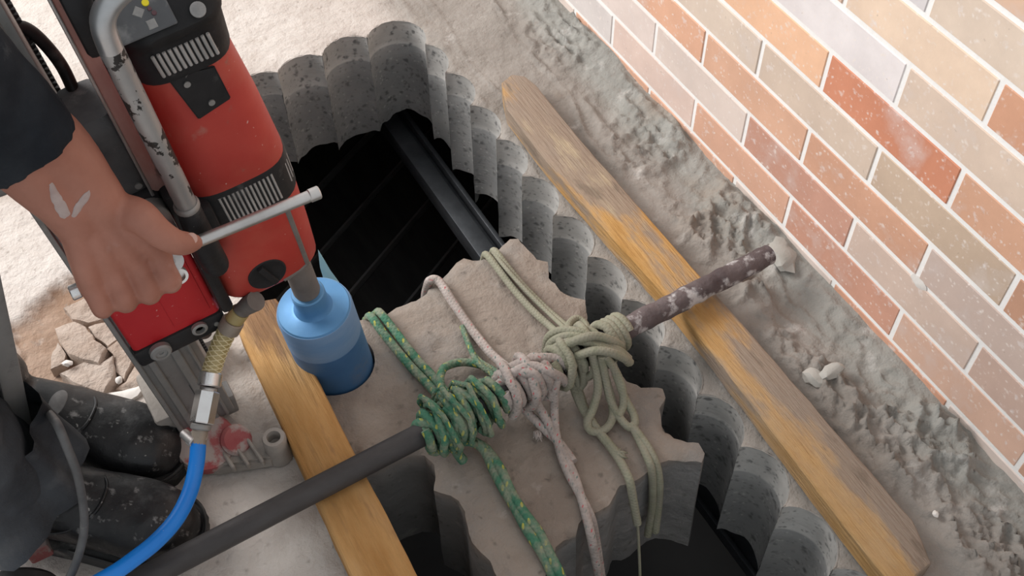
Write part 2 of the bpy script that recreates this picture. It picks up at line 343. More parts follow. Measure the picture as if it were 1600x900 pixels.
RECESS = [Z(*q) for q in ((70, 520), (95, 470), (150, 455), (200, 520), (235, 600), (215, 640), (150, 615), (90, 585))]
RCC = Z(140, 535)
def recess(x, y):
    c = RCC; a = math.atan2(y-c[1], x-c[0]); d = math.hypot(x-c[0], y-c[1])
    R = .135+.03*nz(math.cos(a)*2, math.sin(a)*2, 3.3)+.02*nz(math.cos(a)*7, math.sin(a)*7, 1.3)
    return max(0., min(1., (R-d)/.008))
def sm(t): t = max(0., min(1., t)); return t*t*(3-2*t)
def floor_z(x, y):
    z = .0018*nz(x, y, 0, 9)+.0012*nz(x, y, 2, 30)
    r = sm((x-.70)/.06)
    if x > .62:
        st = sm((x-.66)/.03)*sm((y-.95)/.2)                     # trowel ridges running along the wall
        k = nz(x*30+1.6*nz(x, y, 5, 4), y*2.6, 1.7); z += st*.0095*max(0., 1-abs(k)/.13)*(.35+1.0*max(0., nz(x, y, 6, 9)+.25))+st*.0022*k
        lump = sm((x-.775)/.06)*(1-.8*sm((x-.925)/.015))        # wet mortar lumps near the wall
        wx = .35*nz(x, y, 11, 25); q = 1-abs(nz(x*34+wx, y*24+wx, 4.1)); q2 = 1-abs(nz(x*62+wx, y*50, 8.1)); gate = sm((nz(x, y, 3.3, 8)+.25)/.4)
        z += lump*(.016*q**7+.010*q2**6*gate+.004*nz(x, y, 2.2, 20)+.006)*(.55+.75*sm((1.25-y)/.5))*(.35+.65*gate)
        z += sm((x-.86)/.085)**2*(.016+.014*nz(x, y, 9, 7))
        near = sm((.62-y)/.3)*sm((x-.70)/.05); z += near*.006*(noise.turbulence(Vector((x*30, y*22, 7.7)), 3, True)-.4)
    rc = recess(x, y)
    if rc: z -= rc*(.012+.004*nz(x, y, 4, 30))
    return z
OUT = [(-1.5, -.5), (XW+.01, -.5), (XW+.01, 3.4), (-1.5, 3.4)]
g1 = np.mgrid[-.42:.95:.0095, .12:2.3:.0105].reshape(2, -1).T+RNG.uniform(-.002, .002, (144*1+0 if False else np.mgrid[-.42:.95:.0095, .12:2.3:.0105].reshape(2, -1).shape[1], 2))
g2 = np.mgrid[-1.45:.95:.08, -.45:3.4:.08].reshape(2, -1).T
g2 = g2[(g2[:, 0] < -.44) | (g2[:, 1] < .1) | (g2[:, 1] > 2.32)]
g1 = g1[(g1[:, 0] < .655) | (g1[:, 1] > 1.95)]
g3 = np.mgrid[.658:.944:.0046, .13:1.95:.0048].reshape(2, -1).T; g3 = g3+RNG.uniform(-.001, .001, g3.shape)
P2, T2, LI = fill([dense(OUT, .08), HOLE], np.vstack([g1, g2, g3]))
zz = [floor_z(x, y) for x, y in P2]
for i in LI[1]: zz[i] = -.001+.0015*random.uniform(-1, 1)
fl = mesh('floor', [(x, y, z) for (x, y), z in zip(P2, zz)], [tuple(map(int, t)) for t in T2], M['floor'], smooth=True); struct(fl)
ca = fl.data.color_attributes.new('mask', 'FLOAT_COLOR', 'POINT')
cols = []
for x, y in P2:
    wob = .03*nz(x, y, 8, 6)
    cols += [recess(x, y), sm((x-.60+wob)/.1)*(1-.5*sm((y-1.5)/.4)), sm((x-.845+wob)/.05), 1]
ca.data.foreach_set('color', cols)
# cut faces: every core hole leaves one concave flute
def flute(pts, name='core_cut'):
    levels = [0, -.006, -.02, -.045, -.066, -.068, -.10, -.15, -.20, -SLAB]; n = len(pts); v = []; f = []; msk = []
    c = np.mean(pts, 0); ph = random.random()*50; zl = -.066+random.uniform(-.012, .012); deep = random.uniform(-.012, .022)
    for li, lz in enumerate(levels):
        for k, p in enumerate(pts):
            z = lz
            if li in (4, 5): z = zl+(-.002 if li == 5 else 0)
            if li == len(levels)-1: z = -SLAB+deep+.012*nz(p[0], p[1], ph, 40)+.012*nz(p[0], p[1], ph+3, 14)
            off = (.0022 if li <= 4 else 0)+.0007*nz(p[0]*60, z*40, ph)
            if k in (0, n-1): off *= .2; off -= .002*nz(p[0]*9, z*55, ph)
            d = np.array(p)-c; d = d/max(np.linalg.norm(d), 1e-6)
            q = np.array(p)+d*off if n > 5 else np.array(p)
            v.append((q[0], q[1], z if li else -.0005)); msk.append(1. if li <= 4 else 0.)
    for i in range(len(levels)-1):
        for k in range(n-1): f.append((i*n+k, (i+1)*n+k, (i+1)*n+k+1, i*n+k+1))
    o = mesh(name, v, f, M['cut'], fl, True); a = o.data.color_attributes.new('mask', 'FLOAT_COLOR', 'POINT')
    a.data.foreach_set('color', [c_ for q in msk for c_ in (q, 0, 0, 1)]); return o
for s in SEGS: flute(s)
# unseen sheet closing the slab, added to keep light out of the storey below
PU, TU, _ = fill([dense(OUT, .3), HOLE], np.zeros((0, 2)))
mesh('slab_light_block', [(x, y, -.195) for x, y in PU], [tuple(int(i) for i in t[::-1]) for t in TU], M['dark_wall'], fl)

# ------------------------------------------------------------------ tiled wall
wall = struct(box('wall_right', (XW, -.5, -.1), (XW+.12, 3.4, 2.6), M['grout'], bevel=0, smooth=None))
wall.data.name = 'wall_right'
TP, TH, J = .2497, .0717, .0075
colt = {(0, 1): (.70, .52, .44), (0, 2): (.66, .35, .22), (0, 3): (.58, .27, .17), (0, 4): (.66, .40, .28), (0, 5): (.55, .30, .19), (0, 6): (.60, .40, .32),
        (1, 1): (.72, .60, .54), (1, 2): (.68, .56, .49), (1, 3): (.56, .27, .18), (1, 4): (.62, .46, .37), (1, 5): (.56, .38, .30), (1, 6): (.52, .33, .26),
        (2, 1): (.70, .36, .21), (2, 2): (.66, .36, .22), (2, 3): (.62, .31, .18), (2, 4): (.58, .44, .37), (2, 5): (.50, .31, .23),
        (3, 2): (.66, .53, .42), (3, 3): (.62, .48, .37), (3, 4): (.55, .40, .28), (3, 5): (.52, .26, .15),
        (4, 2): (.80, .45, .25), (4, 3): (.60, .20, .085), (4, 4): (.64, .33, .19), (5, 3): (.76, .70, .69), (5, 4): (.68, .52, .40), (5, 2): (.76, .56, .45),
        (6, 3): (.76, .56, .40), (6, 4): (.64, .30, .16), (7, 3): (.66, .62, .62), (7, 4): (.68, .54, .42), (8, 4): (.66, .32, .17)}
pal = [(.64, .34, .21), (.62, .52, .42), (.70, .58, .51), (.60, .28, .16), (.70, .45, .30), (.66, .60, .57)]
def tile_mesh(L):
    bm = bmesh.new(); bmesh.ops.create_cube(bm, size=1)
    for v in bm.verts: v.co = Vector((v.co.x*.007, v.co.y*L, v.co.z*(TH-J)))
    bmesh.ops.bevel(bm, geom=[e for e in bm.edges], offset=.0012, segments=1, affect='EDGES')
    me = bpy.data.meshes.new('brick_tile'); bm.to_mesh(me); bm.free(); me.materials.append(M['tile']); return me
TM = tile_mesh(TP-J)
for c in range(-1, 21):
    z = .0325+TH*(c+.5); off = 1.063 if c % 2 == 0 else 1.1885
    for k in range(-6, 8):
        y = off+TP*(1.5-k+.0) if True else 0
        if y > 2.6 or y < -.4 or (c > 9 and y > 1.6): continue
        # index k: 1 = brick ending at the first joint above
        o = bpy.data.objects.new('brick', TM); COL.objects.link(o); o.parent = wall
        o.location = (XW+.0021+random.uniform(-.0005, .0003), y, z)
        o.rotation_euler = (random.uniform(-.002, .002), 0, random.uniform(-.002, .002))
        col = colt.get((c, k), random.choice(pal)); mx = max(col); col = [c_*.86+.14*mx for c_ in col]; o.color = (*[min(.9, c_*1.12) for c_ in col], 1)

# ------------------------------------------------------------------ storey below the slab
ZB = -.80
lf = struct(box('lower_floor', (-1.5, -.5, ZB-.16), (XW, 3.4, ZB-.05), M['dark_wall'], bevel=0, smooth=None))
for nm, lo, hi in (('light_block_left', (-1.56, -.5, ZB-.1), (-1.5, 3.4, -.2)), ('light_block_right', (XW, -.5, ZB-.1), (XW+.06, 3.4, -.2)),
                   ('light_block_far', (-1.5, 3.4, ZB-.1), (XW, 3.46, -.2)), ('light_block_near', (-1.5, -.56, ZB-.1), (XW, -.5, -.2))):
    struct(box(nm, lo, hi, M['dark_wall'], bevel=0, smooth=None))  # unseen walls added round the lower storey to block stray light
pd = Vector((.871, .491, 0)); pn = Vector((-.491, .871, 0)); base0 = Z(480, 370, ZB); base0.z = 0
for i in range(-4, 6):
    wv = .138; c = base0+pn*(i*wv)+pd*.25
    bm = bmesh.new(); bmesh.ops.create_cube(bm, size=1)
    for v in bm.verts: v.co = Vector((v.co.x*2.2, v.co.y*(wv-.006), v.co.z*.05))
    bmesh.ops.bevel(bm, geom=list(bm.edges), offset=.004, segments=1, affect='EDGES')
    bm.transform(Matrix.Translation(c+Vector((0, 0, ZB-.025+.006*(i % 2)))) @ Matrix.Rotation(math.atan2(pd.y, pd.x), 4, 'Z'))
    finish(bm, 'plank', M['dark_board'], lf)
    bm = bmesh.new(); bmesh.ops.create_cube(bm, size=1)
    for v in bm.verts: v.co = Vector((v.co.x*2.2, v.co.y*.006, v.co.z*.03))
    bm.transform(Matrix.Translation(c+pn*(wv/2)+Vector((0, 0, ZB+.004))) @ Matrix.Rotation(math.atan2(pd.y, pd.x), 4, 'Z')); finish(bm, 'edge_highlight', M['alu'], lf)  # pale strip stands in for the highlight along each plank edge
# steel beam under the slab, running along the opening
bmx = empty('steel_beam', (.648, 1.2, -.30)); tag(bmx, 'dark grey steel channel beam seen down inside the opening', 'beam')
for nm, a, b_, zt, zb in (('flange', -.026, .010, 0, -.045), ('web', .010, .024, -.022, -.045), ('flange', .024, .034, 0, -.045)):
    box(nm, (a, -.55, zb), (b_, .75, zt), M['dark_steel'], bmx, bevel=.002)
b2 = empty('steel_rail', Z(1180, 870, -.42)); tag(b2, 'dark perforated steel rail lying below the right edge of the opening', 'rail')
box('web', (-.025, -.45, -.01), (.025, .22, 0), M['dark_steel'], b2, bevel=.001)
for a in (-.03, .022): box('flange', (a, -.45, -.01), (a+.008, .22, .018), M['dark_steel'], b2, bevel=.001)

# ------------------------------------------------------------------ the block being lifted out
ol = [(.160, 1.004), (.19, 1.019), (.26, 1.02)]+[Z(*q)[:2] for q in ((569, 497), (590, 493), (603, 490), (619, 477), (650, 469), (666, 456), (672, 440), (688, 436), (700, 424), (713, 409), (725, 402), (753, 403), (772, 394), (785, 381), (797, 372), (809, 371), (819, 381), (838, 403), (856, 406), (858, 431), (875, 453), (900, 463), (914, 466), (918, 490), (917, 510), (925, 535), (945, 560), (966, 575), (979, 594), (1010, 603), (1036, 605), (1041, 618), (1031, 636), (1035, 660), (1054, 681), (1075, 689), (1092, 690), (1102, 706), (1097, 720), (1070, 716), (1045, 716), (1030, 722), (1013, 733), (1000, 744), (985, 752), (969, 755), (958, 775), (951, 788), (935, 797), (915, 802), (905, 818), (900, 832), (880, 842), (869, 852), (862, 875), (850, 905), (825, 925), (795, 925), (779, 905), (766, 875), (751, 863), (738, 845), (732, 831), (726, 797), (716, 780), (704, 772), (690, 768), (677, 763), (680, 741), (678, 724), (663, 708), (640, 706), (615, 713), (596, 724))]+[(.200, .775), (.160, .770)]
ol = [tuple(p) for p in ol][::-1]
OLB = dense(ol, .007)
OLB = [(x+.0012*nz(x, y, 1, 120), y+.0012*nz(x, y, 5, 120)) for x, y in OLB]
BITC = (.23, .955)
bc = [(BITC[0]+.0575*math.cos(a), BITC[1]+.0575*math.sin(a)) for a in np.linspace(0, 2*math.pi, 40, endpoint=False)]
gb = np.mgrid[.15:.64:.0075, .5:1.05:.0075].reshape(2, -1).T; gb = gb+RNG.uniform(-.002, .002, gb.shape)
PB, TB, LB = fill([OLB, bc], gb)
edge = np.array(OLB)
def block_z(x, y):
    d = math.sqrt(((edge-np.array((x, y)))**2).sum(1).min()); z = .0025*nz(x, y, 3, 11)+.0012*nz(x, y, 6, 40)
    if x > .21: z -= max(0., .014-d)*.55*(.6+.9*nz(x, y, 2, 35))
    pit = noise.noise(Vector((x*60, y*60, 9.5)));  z -= max(0., pit-.42)*.02
    return z
vb = [(x, y, block_z(x, y)) for x, y in PB]; fb = [tuple(map(int, t)) for t in TB]; nm_ = len(vb); mskb = [0.]*nm_
levels = [-.012, -.03, -.06, -.10, -.15, -.20, -SLAB]
for loop, rough_ in ((LB[0], 1), (LB[1], 0)):
    prev = loop; n = len(loop)
    for lz in levels:
        s = len(vb)
        for k, i in enumerate(loop):
            x, y = PB[i]; q = .004*nz(x*20, y*20, lz*14)*rough_
            rk = sm((.53-y)/.06)*.014*nz(x*30, y*30, lz*30)*rough_
            dz = (.02*nz(x, y, 8, 16) if lz == -SLAB else 0)
            vb.append((x+q+rk, y+q*.7+rk-.25*sm((.60-y)/.06)*max(0, -lz-.01)*.25, lz+dz)); mskb.append(1. if lz < -.02 else .4)
        cur = list(range(s, s+n))
        for k in range(n):
            a, b_ = prev[k], prev[(k+1) % n]; c_, d_ = cur[(k+1) % n], cur[k]
            fb.append((a, d_, c_, b_) if rough_ else (a, b_, c_, d_))
        prev = cur
bm = bmesh.new(); vs = [bm.verts.new(p) for p in vb]
for q in fb:
    try: bm.faces.new([vs[i] for i in q])
    except ValueError: pass
blk = finish(bm, 'concrete_block', M['block'], angle=50)
a = blk.data.color_attributes.new('mask', 'FLOAT_COLOR', 'POINT'); a.data.foreach_set('color', [c_ for q in mskb for c_ in (q, 0, 0, 1)])
tag(blk, 'grey concrete slab block with scalloped edges, roped in the opening', 'concrete block')

# ------------------------------------------------------------------ boards and bar
def board(name, poly, z0, z1, material, label, jit=.0012):
    poly = dense(poly, .02); poly = [(x+jit*nz(x, y, 2, 25), y+jit*nz(x, y, 7, 25)) for x, y in poly]; n = len(poly)
    c = np.mean(np.array(poly), 0); bm = bmesh.new()
    rows = []
    for z, k in ((z0, .0), (z1-.003, 0.), (z1-.0008, .0018), (z1, .004)):
        r = []
        for i, p in enumerate(poly):
            a_ = np.array(poly[i-1]); b_ = np.array(poly[(i+1) % n]); t = b_-a_; nn = np.array((-t[1], t[0]))/max(np.linalg.norm(t), 1e-9)
            r.append(bm.verts.new((p[0]+nn[0]*k-c[0], p[1]+nn[1]*k-c[1], z+(.0012*nz(p[0], p[1], 1, 18) if z > z0 else 0))))
        rows.append(r)
    for i in range(3):
        for k in range(n): bm.faces.new((rows[i][k], rows[i][(k+1) % n], rows[i+1][(k+1) % n], rows[i+1][k]))
    bm.faces.new(rows[-1]); bm.faces.new(rows[0][::-1])
    bmesh.ops.triangulate(bm, faces=[f for f in bm.faces if len(f.verts) > 4])
    o = finish(bm, name, material, angle=30); o.location = (c[0], c[1], 0); tag(o, label, 'board'); return o
BR = [(.721, .264), (.752, .267), (.772, .325), (.772, .62), (.770, .80), (.767, 1.13), (.771, 1.29), (.766, 1.318), (.748, 1.334), (.722, 1.325), (.697, 1.262), (.692, 1.12), (.697, .90), (.704, .76), (.702, .66), (.692, .42), (.688, .30), (.690, .268)]
board('timber_board', BR, .004, .04, M['wood'], 'worn orange timber board with angled ends lying along the right side of the opening')
BL = [(.098, .30), (.172, .30), (.1775, .585), (.184, .80), (.194, 1.06), (.192, 1.074), (.153, 1.086), (.122, 1.05), (.114, .85), (.104, .62)]
board('timber_board', BL, .004, .05, M['wood2'], 'pine timber board under the black bar beside the blue core bit')
barE = empty('lifting_bar', (.4, .745, .0)); tag(barE, 'long round steel bar laid across both boards with ropes tied to it', 'bar')
pA = Vector((.870, .762, .064)); pB = Vector((-.30, .728, .071)); RB = .0165
def bpt(t): return pB+(pA-pB)*t
def barseg(t0, t1, n, rf, mt, nm):
    P = [bpt(t0+(t1-t0)*i/n)-Vector(barE.location) for i in range(n+1)]; v, f, luv = tube_data(P, [rf(i) for i in range(n+1)], 20)
    v = [p+((p-P[i//20]).normalized()*.0022*(nz(p.x*60, p.y*60, p.z*60)) if nm == 'crusted_end' else Vector()) for i, p in enumerate(v)]
    o = mesh(nm, v, f, mt, barE, True); o.data.set_sharp_from_angle(angle=1.2); return o
barseg(0, .745, 60, lambda i: RB, M['bar'], 'shaft')
cr = barseg(.745, 1.0, 70, lambda i: RB*(1.0+.05*nz(i*.3, 0, 0)-.04*(i > 67)), M['crust'], 'crusted_end'); cr['label'] = 'cement crusted end of the bar'

# ------------------------------------------------------------------ core drill rig
rig = empty('core_drill', (.23, .955, 0)); rig.rotation_euler = (0, -.0851, 0)
tag(rig, 'red core drill on a steel column stand with a blue core bit', 'core drill')
RM = Matrix.Translation((.23, .955, 0)) @ Matrix.Rotation(-.0851, 4, 'Y'); RMI = RM.inverted()
def rl(p): return RMI @ Vector(p)
def inrig(o): o.data.transform(RMI); o.parent = rig; return o
# motor
SEC = [(.293, -.038, .052, .050), (.300, -.038, .062, .058), (.312, -.038, .068, .064), (.36, -.0355, .0675, .066), (.42, -.032, .0655, .066), (.50, -.029, .0625, .066), (.58, -.0295, .0575, .066), (.63, -.031, .0535, .065), (.664, -.0325, .0515, .064)]
def secat(s):
    for a, b in zip(SEC, SEC[1:]):
        if a[0] <= s <= b[0]:
            t = (s-a[0])/(b[0]-a[0]); return tuple(p+(q-p)*t for p, q in zip(a[1:], b[1:]))
    return SEC[-1][1:] if s > SEC[-1][0] else SEC[0][1:]
def yfront(u, s, e=3.6):
    cu, hw, hd = secat(s); t = min(1., abs(u-cu)/hw); return -hd*(1-t**e)**(1/e)
motor = loft('motor_housing', [rrect(cu, 0, hw, hd, s, 3.6, 56) for s, cu, hw, hd in SEC], M['red'], rig, smooth=45)
loft('vent_band', [rrect(secat(s)[0], 0, secat(s)[1]+d, secat(s)[2]+d, s, 3.6, 56) for s, d in ((.436, .0002), (.438, .0012), (.492, .0012), (.494, .0002))], M['black'], motor, smooth=45)
for k in range(13):
    u = -.058+k*.0052; y = yfront(u, .465)-.0012; s0 = .445+.0008*k*0
    o = tube('vent_slat', [(u+.001, yfront(u, s0)-.0012, s0), (u, y, .465), (u-.001, yfront(u, .487)-.0012, .487)], .0014, M['slot'], motor, 6)
for k in range(4):
    u = .0235+k*.0035; tube('vent_slat', [(u+.0005, yfront(u, .452)-.0012, .452), (u, yfront(u, .482)-.0012, .482)], .0011, M['slot'], motor, 6)
for (u0, s0), (u1, s1) in (((.006, .312), (.006, .435)), ((-.028, .305), (.006, .312))):
    tube('seam_strip', [(u0+(u1-u0)*t, yfront(u0+(u1-u0)*t, s0+(s1-s0)*t)-.0004, s0+(s1-s0)*t) for t in np.linspace(0, 1, 8)], .0032, M['spindle'], motor, 8, squash=.5)
def plate(name, pts, yoff, th, mt, parent, bev=.0012):
    bm = bmesh.new(); a = [bm.verts.new((u, yfront(u, s)-yoff, s)) for u, s in pts]; b = [bm.verts.new((u, yfront(u, s)-yoff-th, s)) for u, s in pts]; n = len(pts)
    bm.faces.new(a); bm.faces.new(b[::-1])
    for k in range(n): bm.faces.new((a[k], b[k], b[(k+1) % n], a[(k+1) % n]))
    bmesh.ops.bevel(bm, geom=list(bm.edges), offset=bev, segments=2, affect='EDGES'); return finish(bm, name, mt, parent, angle=35)
bp_ = plate('brush_cover', [(-.0565, .6675), (-.0095, .657), (-.0062, .611), (-.0445, .6035)], -.003, .0055, M['black'], motor); bp_['label'] = 'black screwed cover plate'
for u, s in ((-.041, .651), (-.026, .618)): cyl('screw', (u, yfront(u, s)-.002, s), (u, yfront(u, s)-.0035, s), .0035, M['alu'], bp_, 14)
# black head with vents, lip and control panel
HS = [(.660, -.0325, .0525, .066), (.664, -.0325, .0535, .0672), (.698, -.0315, .0545, .068), (.706, -.031, .0555, .068), (.709, -.031, .057, .0700), (.716, -.030, .058, .0700), (.720, -.030, .0585, .0672), (.760, -.030, .0585, .0445), (.772, -.030, .052, .034)]
head = loft('motor_head', [rrect(cu, (.068-hd) if s > .718 else 0, hw, hd, s, 3.6, 56) for s, cu, hw, hd in HS], M['black'], rig, smooth=40)
for k in range(11):
    u = -.0595+k*.0056; tube('vent_slat', [(u+.0015, -.0672, .671), (u, -.0682, .686), (u-.001, -.0684, .699)], .0018, M['slot'], head, 6)
pc = Vector((-.055, -.0530, .7345)); prot = Matrix.Rotation(math.radians(52), 3, 'X')
pn_ = box('control_panel', tuple(pc-Vector((.029, .0014, .019))), tuple(pc+Vector((.029, .0014, .019))), M['panel'], head, .001, 1)
pn_.data.transform(Matrix.Translation(pc) @ Matrix.Rotation(math.radians(-51), 4, 'X') @ Matrix.Translation(-pc))
PMX = Matrix.Translation(pc) @ Matrix.Rotation(math.radians(-51), 4, 'X')
def on_panel(name, x, z, r, mt, seg, rot=0., h=.0016):
    bm = bmesh.new(); bmesh.ops.create_cone(bm, cap_ends=True, segments=seg, radius1=r, radius2=r*.85, depth=h)
    bm.transform(PMX @ Matrix.Translation((x, -.0018, z)) @ Matrix.Rotation(math.radians(90), 4, 'X') @ Matrix.Rotation(rot, 4, 'Z')); return finish(bm, name, mt, head)
on_panel('indicator', .0105, .0090, .0036, M['led'], 20); on_panel('indicator', .0115, .0025, .0022, M['ledoff'], 16); on_panel('indicator', .0135, -.0025, .0026, M['ledoff'], 16)
on_panel('symbol', .001, .0035, .0062, M['icon'], 4, .0, .0006); on_panel('symbol', .007, -.0110, .0062, M['icon'], 4, .785, .0006)
lathe('rocker_switch', [(0, .0075), (.003, .0075), (.004, .005)], M['icon'], head, (-.004, -.0630, .7235), (0, -.65, .75), 20)
box('socket', (-.004, -.046, .733), (.010, -.036, .747), M['black'], head, .002); box('socket', (.013, -.046, .733), (.025, -.036, .746), M['panel'], head, .002)
# speed dial
dc = (-.044, yfront(-.044, .335), .335)
dial = lathe('speed_dial', [(-.006, .0235), (0.001, .0240), (.0020, .0228), (.0014, .0205), (.0012, .004)], M['black'], rig, dc, (0, -1, 0), 32)
box('dial_ridge', (dc[0]-.004, dc[1]-.0065, dc[2]-.0195), (dc[0]+.004, dc[1]+.003, dc[2]+.0195), M['black'], dial, .002, rot=Matrix.Rotation(math.radians(-18), 3, 'Y'))
# spindle and core bit
lathe('gear_nose', [(.262, .019), (.268, .027), (.29, .032), (.31, .034)], M['spindle'], rig, (0, 0, 0), (0, 0, 1), 28)
lathe('spindle', [(.183, .0165), (.19, .0185), (.262, .0185), (.272, .020)], M['spindle'], rig, (0, 0, 0), (0, 0, 1), 28)
RBIT = .0535
bit = lathe('core_bit', [(.1452, RBIT-.002), (.148, RBIT-.004), (.1487, .031), (.150, .0275), (.154, .0248), (.162, .0236), (.183, .0232), (.185, .0215), (.1855, .017)], M['bit'], rig, (0, 0, 0), (0, 0, 1), 56); bit['label'] = 'blue core bit'
lathe('bit_wall', [(.085, RBIT+.0002), (.1400, RBIT+.0002), (.1455, RBIT-.0015)], M['bitwet'], bit, (0, 0, 0), (0, 0, 1), 56)
lathe('bit_crown', [(-.12, RBIT), (.084, RBIT), (.086, RBIT+.0003)], M['bitlow'], bit, (0, 0, 0), (0, 0, 1), 56)
# carrying handle
hp = [(-.094, -.096, .50), (-.093, -.098, .56), (-.0925, -.10, .64), (-.092, -.10, .72), (-.0915, -.10, .755), (-.087, -.10, .781), (-.071, -.099, .796), (-.046, -.098, .802), (0., -.096, .803), (.03, -.09, .797), (.04, -.07, .78), (.038, -.03, .755)]
hb = catmull(hp, 6); tube('carrying_handle', hb[:24], .0112, M['handle'], rig, 16); tube('carrying_handle', hb[23:], .01125, M['handle_top'], rig, 16)
lathe('handle_collar', [(0, .0128), (.002, .0138), (.006, .0138), (.008, .0125)], M['alu'], rig, (-.0935, -.097, .527), (0, 0, 1), 20)
gp = catmull([(-.0935, -.096, .530), (-.0945, -.094, .49), (-.0945, -.090, .45), (-.0935, -.083, .415), (-.0925, -.074, .395)], 6)
tube('handle_socket', gp, [.0128+.0022*min(1, i/10) if i < 18 else .015*math.sqrt(max(.02, 1-((i-18)/6.2)**2)) for i in range(len(gp))], M['black'], rig, 18)
box('clamp_bracket', (-.112, -.066, .30), (-.096, .02, .52), M['black'], rig, .006); box('clamp_bracket', (-.100, -.080, .44), (-.07, -.055, .493), M['black'], rig, .006)
# motor mount plate
box('mount_plate', (-.1185, -.046, .515), (-.099, .05, 1.02), M['pink'], rig, .003); box('mount_edge', (-.121, -.049, .515), (-.1175, -.043, 1.02), M['steel'], rig, .001)
box('mount_plate', (-.103, -.066, .52), (-.092, .03, .70), M['redc'], rig, .004)
fin = box('cable_box', (-.112, -.075, .725), (-.086, .01, .80), M['black'], rig, .006)
# carriage
car = box('carriage', (-.2265, -.042, .276), (-.1125, .062, .520), M['redc'], rig, .006, 3)
box('cover_panel', (-.170, -.0436, .295), (-.122, -.040, .50), M['redc'], car, .0025, 2)
foot = box('carriage_foot', (-.2285, -.046, .252), (-.111, .06, .284), M['black'], car, .005, 2)
bl = lathe('bolt', [(0, .0135), (.006, .0135), (.008, .0115), (.0085, .0078), (.0065, .0075), (.0065, .003), (.005, .0028)], M['alu'], foot, (-.1985, -.046, .272), (0, -1, 0), 24)
lathe('bolt', [(0, .010), (.0045, .010), (.0055, .008), (.0055, .0062), (-.004, .006)], M['alu'], foot, (-.145, -.046, .277), (0, -1, 0), 24)
cyl('screw', (-.124, -.046, .268), (-.124, -.0475, .268), .0035, M['alu'], foot, 12)
gb_ = loft('feed_gearbox', [rrect(-.139, -.0, .028*k, .040*k, s, 5, 32) for s, k in ((.505, .9), (.51, 1.), (.60, 1.), (.618, .95), (.626, .8))], M['cable'], rig, smooth=40)
for u, s in ((-.150, .60), (-.128, .53)): cyl('screw', (u, -.039, s), (u, -.042, s), .004, M['alu'], gb_, 14)
box('gearbox_cap', (-.165, -.048, .49), (-.112, .02, .522), M['black'], rig, .006)
# feed lever with hub
HY = -.120; HUBU = -.131; LZ = .499
lathe('feed_hub', [(0, .019), (.05, .019), (.056, .016), (.058, .010)], M['alu'], rig, (HUBU, -.042, LZ-.002), (0, -1, 0), 28)
lv = cyl('feed_lever', (-.231, HY, .510), (.030, HY, .488), .0066, M['steel'], rig, 20, bevel=.001)
cyl('lever_tip', (.026, HY, .4884), (.0385, HY, .4873), .0076, M['steel'], lv, 20, bevel=.001); cyl('lever_tip', (-.236, HY, .5104), (-.226, HY, .5096), .0082, M['chrome'], lv, 20, bevel=.001)
lathe('washer', [(0, .0105), (.0015, .0105), (.0015, .0022), (.0005, .002)], M['steel'], lv, tuple(rl(D(271, 408, 1.215))), tuple((RMI.to_3x3() @ (CAM-D(271, 408, 1.215))).normalized()), 28)
lathe('hub_socket', [(0, .0095), (.006, .0095), (.006, .0065), (.001, .006)], M['chrome'], rig, tuple(rl(D(278, 428, 1.228))), (0, -1, .25), 24)
# column with grooves, rack
col = box('column', (-.2325, -.030, .055), (-.157, .058, 1.10), M['alu'], rig, .003)
for u0, u1 in ((-.222, -.212), (-.192, -.180), (-.171, -.166)):
    box('column_rib', (u0, -.0345, .06), (u1, -.029, 1.09), M['alu'], col, .0015, 1)
box('column_rib', (-.236, -.034, .055), (-.2295, -.028, 1.10), M['alu'], col, .001, 1)
box('column_slot', (-.193, -.0312, .118), (-.187, -.027, .158), M['slot'] if False else M['black'], col, .001, 1)
rv = []; rf = []; n = 150
for k in range(n):
    s = .10+k*.0065; t = (0, .0065)
    b0 = len(rv); pr_ = [(0, 0), (.0045, .0016), (.0045, .004), (0, .0056)]
    for (dx, dz) in pr_:
        rv += [(-.157+dx, .046, s+dz), (-.157+dx, .060, s+dz)]
    for i in range(3): rf.append((b0+2*i, b0+2*i+1, b0+2*i+3, b0+2*i+2))
    rf += [(b0, b0+2, b0+4, b0+6), (b0+1, b0+7, b0+5, b0+3)]
rk_ = mesh('rack_teeth', rv, rf, M['black'], col)
# base on the floor (built upright, then put into the rig frame)
def wpoly(name, pts, z0, z1, mt, bev=.004):
    bm = bmesh.new(); a = [bm.verts.new((x, y, z0)) for x, y in pts]; b = [bm.verts.new((x, y, z1)) for x, y in pts]; n = len(pts)
    bm.faces.new(a[::-1]); bm.faces.new(b)
    for k in range(n): bm.faces.new((a[k], a[(k+1) % n], b[(k+1) % n], b[k]))
    bmesh.ops.bevel(bm, geom=list(bm.edges), offset=bev, segments=2, affect='EDGES')
    return inrig(finish(bm, name, mt, angle=35))
bs = wpoly('base_plate', [(-.035, .895), (.012, .862), (.085, .836), (.099, .845), (.103, .872), (.066, .895), (.055, .93), (.055, 1.02), (.088, 1.055), (.088, 1.08), (.055, 1.085), (-.02, 1.06), (-.045, .97)], .003, .026, M['base'])
for k in range(3):
    x = .028+k*.019; o = box('base_rib', (x, .846-.0055*k, .02), (x+.005, .892-.0055*k, .034), M['base'], None, .0015, 1, Matrix.Rotation(.12, 3, 'Z')); o.data.transform(RMI); o.parent = bs
for p, r, h in ((Z(428, 685, .050), .0165, .050), (Z(320, 522, .05), .019, .048)):
    p = Vector((p.x, p.y, .004)); o = lathe('levelling_socket', [(0, r*1.15), (h*.5, r), (h-.004, r), (h, r*.9), (h, r*.58), (h-.02, r*.55)], M['base'], None, p, (0, 0, 1), 28); o.data.transform(RMI); o.parent = bs
